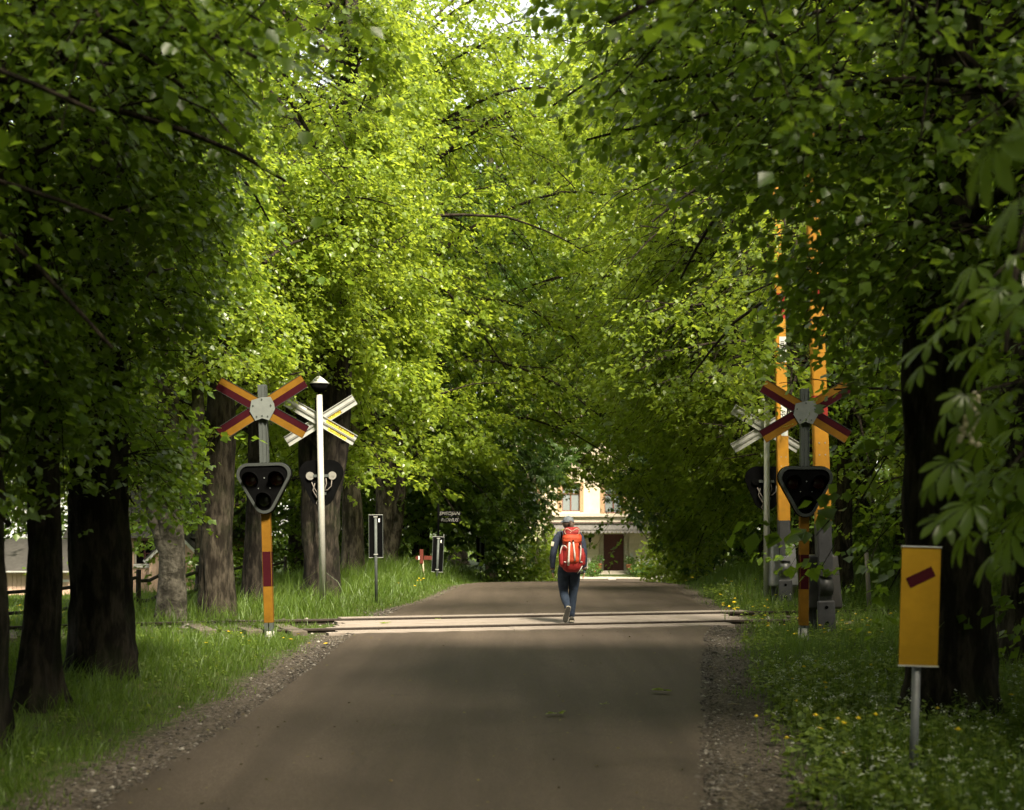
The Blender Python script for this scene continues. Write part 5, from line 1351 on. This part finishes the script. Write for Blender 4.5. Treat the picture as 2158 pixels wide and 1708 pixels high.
# shoes
def shoe(M, lifted):
    def upper(bm):
        pts = [(-.075,.030),(-.09,.045),(-.085,.075),(-.06,.09),(.0,.07),(.07,.055),(.14,.045),(.165,.02),(.165,.0),(-.07,.0)]
        n_ = 7
        rows = []
        for i in range(n_):
            t = i/(n_-1)*2-1; sc_ = math.sqrt(max(0,1-abs(t)**2.5))
            rows.append([bm.verts.new(M @ Vector((t*.042*(1 if y < .1 else .9), y, max(0, z)*(.35+.65*sc_)))) for y, z in [(p[0], p[1]) for p in pts]])
        for i in range(n_-1):
            for j in range(len(pts)): 
                k2 = (j+1) % len(pts); bm.faces.new((rows[i][j], rows[i][k2], rows[i+1][k2], rows[i+1][j])).smooth = True
        bm.faces.new(rows[0]); bm.faces.new(list(reversed(rows[-1])))
    s = quick('shoe', M_SHOED, pr, upper)
    out = [(-.030,-.085),(0,-.095),(.030,-.085),(.038,-.03),(.036,.03),(.044,.09),(.036,.15),(.01,.175),(-.02,.17),(-.040,.13),(-.046,.08),(-.036,.02),(-.038,-.03)]
    def sole(bm, k_=1.0, z0=-.022, z1=-.006):
        A = [bm.verts.new(M @ Vector((x*k_, y*k_, z0))) for x, y in out]; B = [bm.verts.new(M @ Vector((x*k_, y*k_, z1))) for x, y in out]
        bm.faces.new(A); bm.faces.new(B)
        for i in range(len(out)): bm.faces.new((A[i], B[i], B[(i+1) % len(out)], A[(i+1) % len(out)]))
    quick('sole', M_SOLE, s, sole)
    quick('sole_rim', M_SHOE, s, lambda bm: sole(bm, 1.06, -.0055, .014))
shoe(Matrix.Translation((-.034,-.20,.185)) @ Matrix.Rotation(rad(14),4,'Y') @ Matrix.Rotation(rad(-76),4,'X'), True)
shoe(Matrix.Translation((.045,.13,.022)), False)
# ------------------------------------------------------------ backpack (carried: a thing of its own)
bk_ = empty('backpack', (PX, PY, PZ), 'large red and orange hiking backpack with pale straps on the walker\'s back', 'backpack')
def loft(bm, secs, n=28, p=2.6, wr=.006):
    rows = []
    for (z, cx, cyy, hx_, hy) in secs:
        row = []
        for i in range(n):
            a = 2*math.pi*i/n; c, s = math.cos(a), math.sin(a)
            x = cx+hx_*math.copysign(abs(c)**(2/p), c); y = cyy+hy*math.copysign(abs(s)**(2/p), s)
            v_ = Vector((x, y, z)); d_ = wr*(mnoise.noise(v_*14)+.7*mnoise.noise(v_*34))
            row.append(bm.verts.new((x+d_*c, y+d_*s, z+d_*.5)))
        rows.append(row)
    for i in range(len(rows)-1):
        for j in range(n): bm.faces.new((rows[i][j], rows[i][(j+1) % n], rows[i+1][(j+1) % n], rows[i+1][j])).smooth = True
    bm.faces.new(list(reversed(rows[0]))); bm.faces.new(rows[-1])
def isec(secs, m):
    z = [s[0] for s in secs]; zz = np.linspace(z[0], z[-1], m)
    return [(float(q),)+tuple(float(np.interp(q, z, [s[k_] for s in secs])) for k_ in range(1,5)) for q in zz]
CX = .04
main = [(.82,CX,-.20,.085,.06),(.85,CX,-.21,.13,.09),(.90,CX,-.215,.16,.105),(1.0,CX,-.22,.168,.115),(1.12,CX,-.22,.16,.115),(1.25,CX,-.21,.15,.105),(1.33,CX,-.20,.145,.10),(1.40,CX,-.19,.13,.09)]
quick('main_bag', M_RPACK, bk_, lambda bm: loft(bm, isec(main, 30)))
quick('front_panel', M_OPACK, bk_, lambda bm: loft(bm, isec([(.955,CX,-.30,.085,.03),(1.0,CX+.005,-.315,.10,.045),(1.12,CX,-.315,.095,.045),(1.25,CX,-.30,.10,.04),(1.32,CX,-.285,.11,.03)], 18), wr=.009))
quick('lid', M_OPACK, bk_, lambda bm: loft(bm, isec([(1.27,CX-.005,-.215,.135,.115),(1.31,CX,-.22,.155,.125),(1.37,CX,-.215,.155,.12),(1.42,CX,-.20,.14,.11)], 14), wr=.010))
quick('lid_pocket', M_RPACK, bk_, lambda bm: loft(bm, isec([(1.405,CX-.005,-.20,.13,.10),(1.43,CX,-.205,.137,.105),(1.49,CX-.005,-.19,.13,.095),(1.525,CX,-.175,.105,.07),(1.535,CX,-.17,.07,.04)], 12), wr=.012))
for s in (-1, 1):
    quick('side_pocket', M_RPACK, bk_, lambda bm, s=s: loft(bm, isec([(.90,CX+s*.145,-.20,.03,.06),(.94,CX+s*.165,-.21,.045,.085),(1.08,CX+s*.170,-.21,.042,.085),(1.20,CX+s*.15,-.20,.03,.07)], 12)))
def strap(pts, w_=.018): quick('strap', M_STRAP, bk_, lambda bm: tube(bm, pts, [w_*.55]*len(pts), 6), True)
strap([(CX-.045,-.335,1.30),(CX-.05,-.352,1.24),(CX-.055,-.372,1.12),(CX-.062,-.368,1.0),(CX-.062,-.345,.93)], .030)
strap([(CX+.012,-.335,1.31),(CX+.02,-.350,1.24),(CX+.034,-.368,1.12),(CX+.038,-.365,1.0)], .024)
strap([(CX+.125,-.315,1.26),(CX+.135,-.31,1.2),(CX+.13,-.32,1.10),(CX+.12,-.33,.99)], .020)
strap([(CX-.155,-.285,1.24),(CX-.18,-.27,1.18),(CX-.195,-.26,1.05),(CX-.19,-.26,.98)], .018)
strap([(CX-.15,-.30,1.245),(CX-.11,-.33,1.235),(CX-.085,-.335,1.20)], .014)
strap([(CX-.13,-.31,.985),(CX-.10,-.33,.98)], .016); strap([(CX+.13,-.315,.985),(CX+.16,-.29,.98)], .016)
strap([(CX+.16,-.28,.92),(CX+.12,-.30,.85),(CX+.085,-.27,.80)], .010)
lo = [(CX-.115+.0*t,0,0) for t in (0,)]
loop = []
for i in range(25):
    a = 2*math.pi*i/24; loop.append((CX-.005+.115*math.sin(a), -.275-.02*abs(math.cos(a)), 1.475+.045*math.sin(2*a)*(1 if True else 0)-.01))
quick('cord', M_PATCH, bk_, lambda bm: tube(bm, loop, .0045, 5), True)
for (x, z) in ((CX-.045,1.30),(CX+.012,1.315),(CX+.12,1.265)): quick('buckle', M_BLACK, bk_, lambda bm, x=x, z=z: box(bm, (x,-.34,z), (.026,.02,.035), None, 0, .004))
for s in (-1, 1): quick('shoulder_strap', M_BLACK, bk_, lambda bm, s=s: tube(bm, [(s*.11,-.10,1.36),(s*.125,-.03,1.45),(s*.13,.08,1.44),(s*.13,.16,1.33),(s*.15,.14,1.15),(s*.15,-.05,1.0)], .016, 6), True)
# ------------------------------------------------------------ flowers and weeds
def G(u, v):
    lo_, hi = 6.0, 90.0
    ds = np.linspace(lo_, hi, 1400); X = (u-1079)/F*ds; zc = ZC-(v-1122)/F*ds
    g_ = ground_z(X, ds); k_ = np.nonzero(zc < g_)[0]
    d = ds[k_[0]] if len(k_) else hi
    return (u-1079)/F*d, d
M_DAND = mat_paint('dandelion_yellow', (.75,.55,.02), .7, .15, scale=80)
M_STALK = mat_paint('pale_green_stalk', (.10,.16,.03), .7, .2)
bm = bmesh.new()
tube(bm, [(0,0,0),(.008,.0,.5),(0,.004,1.0)], [.022,.018,.02], 5, 1)
for k_ in range(14):
    a = k_*2*math.pi/14
    for r0_, r1_, z_ in ((.0,.16,1.0),):
        p = [Vector((.02*math.cos(a),.02*math.sin(a),1.0)), Vector((.10*math.cos(a-.2),.10*math.sin(a-.2),1.03)), Vector((.17*math.cos(a),.17*math.sin(a),1.03)), Vector((.10*math.cos(a+.2),.10*math.sin(a+.2),1.03))]
        bm.faces.new([bm.verts.new(q) for q in p]).material_index = 0
bmesh.ops.create_icosphere(bm, subdivisions=1, radius=.09, matrix=Matrix.Translation((0,0,1.03)) @ Matrix.Diagonal((1,1,.5,1)))
fin(bm)
DM = me_from('dandelion', bm, [M_DAND, M_STALK])
rsd = random.Random(3)
def dand(u0, u1, v0, v1, n, h0, h1, hs, lab, grp):
    for i in range(n):
        u, v = rsd.uniform(u0, u1), rsd.uniform(v0, v1)
        x, y = G(u, v+25)
        if interp(y, EDGE_L)+.0 < x < interp(y, EDGE_R)+.0: continue
        h = rsd.uniform(h0, h1)
        o = link('dandelion', DM, None, (x, y, gz(x, y)-.01), (rsd.uniform(-.25,.25), rsd.uniform(-.25,.25), rsd.uniform(0,6)))
        s = hs*rsd.uniform(.7,1.25)
        o.scale = (s, s, h)
        tag(o, lab, 'dandelion', grp)
DL = [('yellow dandelion in the sunny grass right of the crossing planks','dandelions right of the crossing'),('yellow dandelion in the shaded verge grass nearest the camera on the right','dandelions in the near right verge'),
 ('yellow dandelion in the grass around the left crossing signal','dandelions by the left crossing signal'),('yellow dandelion in the tall grass of the bank left of the crest','dandelions on the left bank'),('tiny yellow dandelion in the meadow before the shed','dandelions in the meadow'),('yellow dandelion on the bank right of the crest','dandelions on the right bank')]
dand(1455,1610,1268,1292,26,.12,.34,.20,*DL[0]); dand(1590,1890,1285,1335,38,.10,.30,.20,*DL[0])
dand(1560,2130,1370,1640,20,.14,.34,.17,*DL[1])
dand(300,745,1322,1350,16,.06,.16,.19,*DL[2]); dand(820,1000,1215,1235,12,.15,.3,.2,*DL[3])
dand(15,60,1258,1290,18,.05,.12,.26,*DL[4]); dand(130,145,1256,1290,6,.05,.12,.26,*DL[4]); dand(285,330,1252,1290,10,.05,.12,.26,*DL[4])
dand(1425,1640,1205,1250,14,.15,.35,.2,*DL[5])
# broad leaved weeds with small white flowers on the right verge
rw = np.random.default_rng(9)
def weeds(n, x0, x1, y0, y1, hmax, lsz, cond=None):
    P, A, Nn, S, FP = [], [], [], [], []; ST = []
    for i in range(n):
        x, y = rw.uniform(x0, x1), rw.uniform(y0, y1)
        if x < interp(y, EDGE_R)+rw.uniform(.5,.9)*np.interp(y,[8,22,30],[1,.7,.5]) and x > 0: continue
        if x < 0 and x > interp(y, EDGE_L)-rw.uniform(.6,1): continue
        if abs(x) > .36*y+.6: continue
        if cond is not None and not cond(x, y): continue
        z = gz(x, y); h = rw.uniform(.4,1)*hmax; lx, ly = rw.normal(0,.12,2)*h
        for k_ in range(int(7+6*rw.random())):
            t = rw.uniform(.1,1); a = rw.uniform(0,6.28)
            P.append((x+lx*t, y+ly*t, z+h*t)); A.append((math.cos(a), math.sin(a), rw.normal(-.1,.3))); Nn.append((rw.normal(0,.3), rw.normal(0,.3), 1)); S.append(lsz*(1.25-.7*t)*rw.uniform(.6,1.2))
        ST.append([(x, y, z-.01), (x+lx, y+ly, z+h)])
        if rw.random() < .5:
            for k_ in range(int(rw.integers(3, 8))): FP.append((x+lx+rw.normal(0,.012), y+ly+rw.normal(0,.012), z+h+rw.normal(.012,.010)))
    return map(np.array, (P, A, Nn, S, FP, ST))
M_WEED = mat_leaf('weed_leaf', (.09,.14,.02), (.17,.24,.04), (.36,.46,.05), .4, .5)
P, A, Nn, S, FP, ST = weeds(1700, 1.8, 5.5, 8.3, 17.5, .32, .075)
P2, A2, N2, S2, FP2, ST2 = weeds(900, 2.5, 8, 17, 34, .25, .07)
P3, A3, N3, S3, FP3, ST3 = weeds(500, -7, -2.5, 9, 23, .16, .05)
me = leaves_mesh('weed_leaves', np.concatenate([P, P2, P3]), np.concatenate([A, A2, A3]), np.concatenate([Nn, N2, N3]), np.concatenate([S, S2, S3]), LEAF_HI, M_WEED)
tag(link('weeds', me), kind='stuff')
STA = np.concatenate([ST, ST2, ST3]); Vv, Q = tubes_mesh('', STA, np.full(STA.shape[:2], .0022), 3, None)
tag(link('weed_stems', np_mesh('weed_stems', Vv, np.full(len(Q), 4), Q.ravel(), M_STALK)), kind='stuff')
M_WFL = mat_paint('white_petal', (.70,.72,.62), .7, .1)
FPA = np.concatenate([FP, FP2[:300]])
OCTS = OCT
scatter_shapes('white_flowers', FPA, rw.uniform(.005,.011,len(FPA)), OCT, OCF, M_WFL, rw)
# fallen twigs and leaves on the road and shoulder
M_DRY = mat_paint('dry_twig', (.40,.33,.24), .85, .2)
for i, (u, v, L, a, lab) in enumerate(((1680,1661,.16,.5,'pale broken stick on the right gravel shoulder, nearest the camera'),(1545,1490,.10,.1,'small pale twig on the right shoulder farther up'),(1633,1606,.08,.9,'short bent twig on the right shoulder among the stones'))):
    x, y = G(u, v); o = quick('twig', M_DRY, None, lambda bm: tube(bm, [(-L/2,0,.008),(0,.01,.014),(L/2,0,.008)], [.007,.008,.005], 5), loc=(x, y, gz(x, y)+.015), rot=(0,0,-a)); tag(o, lab, 'twig')
for i, (u, v, s, lab) in enumerate(((1178,1519,.07,'green leaf sprig lying on the asphalt in the lower middle'),(1388,1468,.09,'dry leaf cluster on the asphalt right of centre'),(1275,1499,.035,'small dark leaf on the asphalt between the sprigs'),(925,1307,.09,'green leaf sprig lying on the crossing planks'),(806,1319,.07,'small leaf sprig on the planks near their left end'))):
    x, y = G(u, v); n_ = 6
    P_ = np.array([(rw.normal(0,s*.5), rw.normal(0,s*.3), .012+.008*rw.random()) for _ in range(n_)]); A_ = np.array([(rw.normal(), rw.normal(), .15) for _ in range(n_)]); N_ = np.tile((0,.2,1.), (n_,1))
    z = gz(x, y)+.045 if v > 1330 else .05
    if v > 1330: z = float(interp(y-.0, ROADZ))+.045
    o = link('fallen_leaf', leaves_mesh('fallen_leaf', P_, A_, N_, np.full(n_, s), LEAF_HI, M_WEED), None, (x, y, z)); tag(o, lab, 'fallen leaves')
n = 520
yy_ = 8.3+28*rw.random(n)**1.6; el_ = interp(yy_, EDGE_L); er_ = interp(yy_, EDGE_R)
tt_ = rw.beta(.45,.45,n); xx_ = el_+(er_-el_)*(tt_*1.12-.06)
P_ = np.stack([xx_, yy_, interp(yy_, ROADZ)+.050*1], 1); on = (xx_ > el_) & (xx_ < er_)
P_[:, 2] = np.where(on, interp(yy_-.33*np.clip(xx_-.3,-9,9)*smooth((yy_-14)/5)*(1-smooth((yy_-29)/5)), ROADZ)+.012+.035*(1-(2*np.clip((xx_-el_)/(er_-el_),0,1)-1)**2), ground_z(xx_, yy_)+.02)
M_LIT = mat_leaf('leaf_litter', (.09,.06,.02), (.16,.14,.04), (.1,.1,.02), .1, .7)
A_ = np.stack([rw.normal(0,1,n), rw.normal(0,1,n), rw.normal(.05,.1,n)], 1); N_ = np.stack([rw.normal(0,.25,n), rw.normal(0,.25,n), np.ones(n)], 1)
tag(link('leaf_litter', leaves_mesh('leaf_litter', P_, A_, N_, rw.uniform(.012,.038,n), LEAF_HI, M_LIT)), kind='stuff')
# ------------------------------------------------------------ chestnut branch reaching in from the right
def chest_leaf(L):
    bm = bmesh.new()
    for a, l_ in ((-105,.5),(-66,.78),(-30,.95),(0,1.0),(30,.95),(66,.78),(105,.5)):
        c, s = math.cos(rad(a)), math.sin(rad(a)); rows = []
        for (x, w_) in ((.05,.0),(.25,.05),(.5,.115),(.72,.15),(.88,.10),(1.0,.0)):
            z = -.38*x*x*l_
            rows.append([(x, -w_, z+.25*w_), (x, 0, z-.0), (x, w_, z+.25*w_)])
        vs = [[bm.verts.new((L*l_*(p[0]*c-p[1]*s), L*l_*(p[0]*s+p[1]*c), L*p[2])) for p in r_] for r_ in rows]
        for i in range(len(vs)-1):
            for j in (0, 1):
                q = (vs[i][j], vs[i+1][j], vs[i+1][j+1], vs[i][j+1])
                try: f = bm.faces.new(q); f.smooth = True
                except ValueError: pass
    bmesh.ops.remove_doubles(bm, verts=bm.verts[:], dist=.0004)
    tube(bm, [(0,0,0),(-.25*L,0,.10*L),(-.5*L,0,.30*L)], [.010*L,.012*L,.012*L], 4)
    return me_from('leaf', bm, M_CHEST2)
M_CHEST2 = mat_leaf('big_chestnut_leaf', (.075,.125,.016), (.12,.18,.024), (.32,.44,.035), .45)
CLM = [chest_leaf(.20), chest_leaf(.165)]
tip = W(2060, 700, 7.6)
cbr = empty('chestnut_branch', tip, 'near chestnut branch with big fingered leaves hanging in from the right edge', 'branch')
limbs_ = [[(2420,300,8.6),(2250,420,8.2),(2120,560,7.8),(2020,650,7.5),(1965,690,7.4)],[(2420,300,8.6),(2300,620,8.2),(2180,800,7.9),(2080,820,7.7),(2010,850,7.5)],[(2300,620,8.2),(2200,900,8.0),(2110,1010,7.8),(2010,1050,7.6)],[(2300,620,8.2),(2260,960,8.1),(2170,1080,8.0),(2080,1130,7.8)]]
for lb in limbs_:
    pts = [W(*p)-tip for p in lb]; quick('branch', M_TWIG, cbr, lambda bm: tube(bm, pts, list(np.linspace(.018,.004,len(pts))), 6), True)
rl = random.Random(12)
spots = [(1965,720),(1950,765),(2010,680),(2060,650),(2110,600),(2150,540),(2080,760),(2030,830),(2085,850),(2005,870),(2140,820),(2120,760),(2150,700),(1975,1010),(2010,965),(2040,1010),(2075,930),(2110,960),(2070,1040),(2120,1040),(2150,990),(1995,1085),(2040,1120),(2085,1110),(2130,1120),(2155,1075),(2100,1170),(2145,1180),(2050,1060),(2140,900),(2100,700),(2045,740),(2000,640),(2150,640),(2060,560),(2120,480),(2095,1000),(2030,905)]
for i, (u, v) in enumerate(spots):
    p = W(u+rl.uniform(-8,8), v+rl.uniform(-8,8), rl.uniform(7.0,8.0))-tip
    link('leaf', CLM[i % 2], cbr, p, (rl.uniform(-.5,.5), rl.uniform(.25,1.0), PI+rl.uniform(-1.1,1.1)))
for i, (u, v, d) in enumerate(((2095,300,4.6),(2150,420,4.9),(2150,250,4.8))):
    p = W(u, v, d)-tip; link('leaf', CLM[0], cbr, p, (rl.uniform(-.2,.2), rl.uniform(.7,1.2), PI+rl.uniform(-.5,.5)))
# flower candles on the chestnuts
M_CAND = mat_paint('cream_blossom', (.62,.54,.40), .8, .15)
bm = bmesh.new(); rc = random.Random(2)
for k_ in range(34):
    z_ = k_/34*.26; r_ = .05*(1-k_/40); a = k_*2.4
    bmesh.ops.create_icosphere(bm, subdivisions=1, radius=.017, matrix=Matrix.Translation((r_*math.cos(a), r_*math.sin(a), z_)))
fin(bm); CM = me_from('flower_candle', bm, M_CAND)
for o in [o for o in COL.objects if o.get('label') in ('dark chestnut with pale flower candles left of the villa gap',)]:
    oz = Vector(o.location)
    for (u, v) in [(rc.uniform(1040,1165), rc.uniform(980,1190)) for _ in range(22)]:
        d = rc.uniform(52,54); link('flower_candle', CM, o, W(u, v, d)-oz, (rc.uniform(-.3,.3),rc.uniform(-.3,.3),0))
link('flower_candle', CM, cbr, W(2040,935,7.7)-tip, (.2,.1,0))
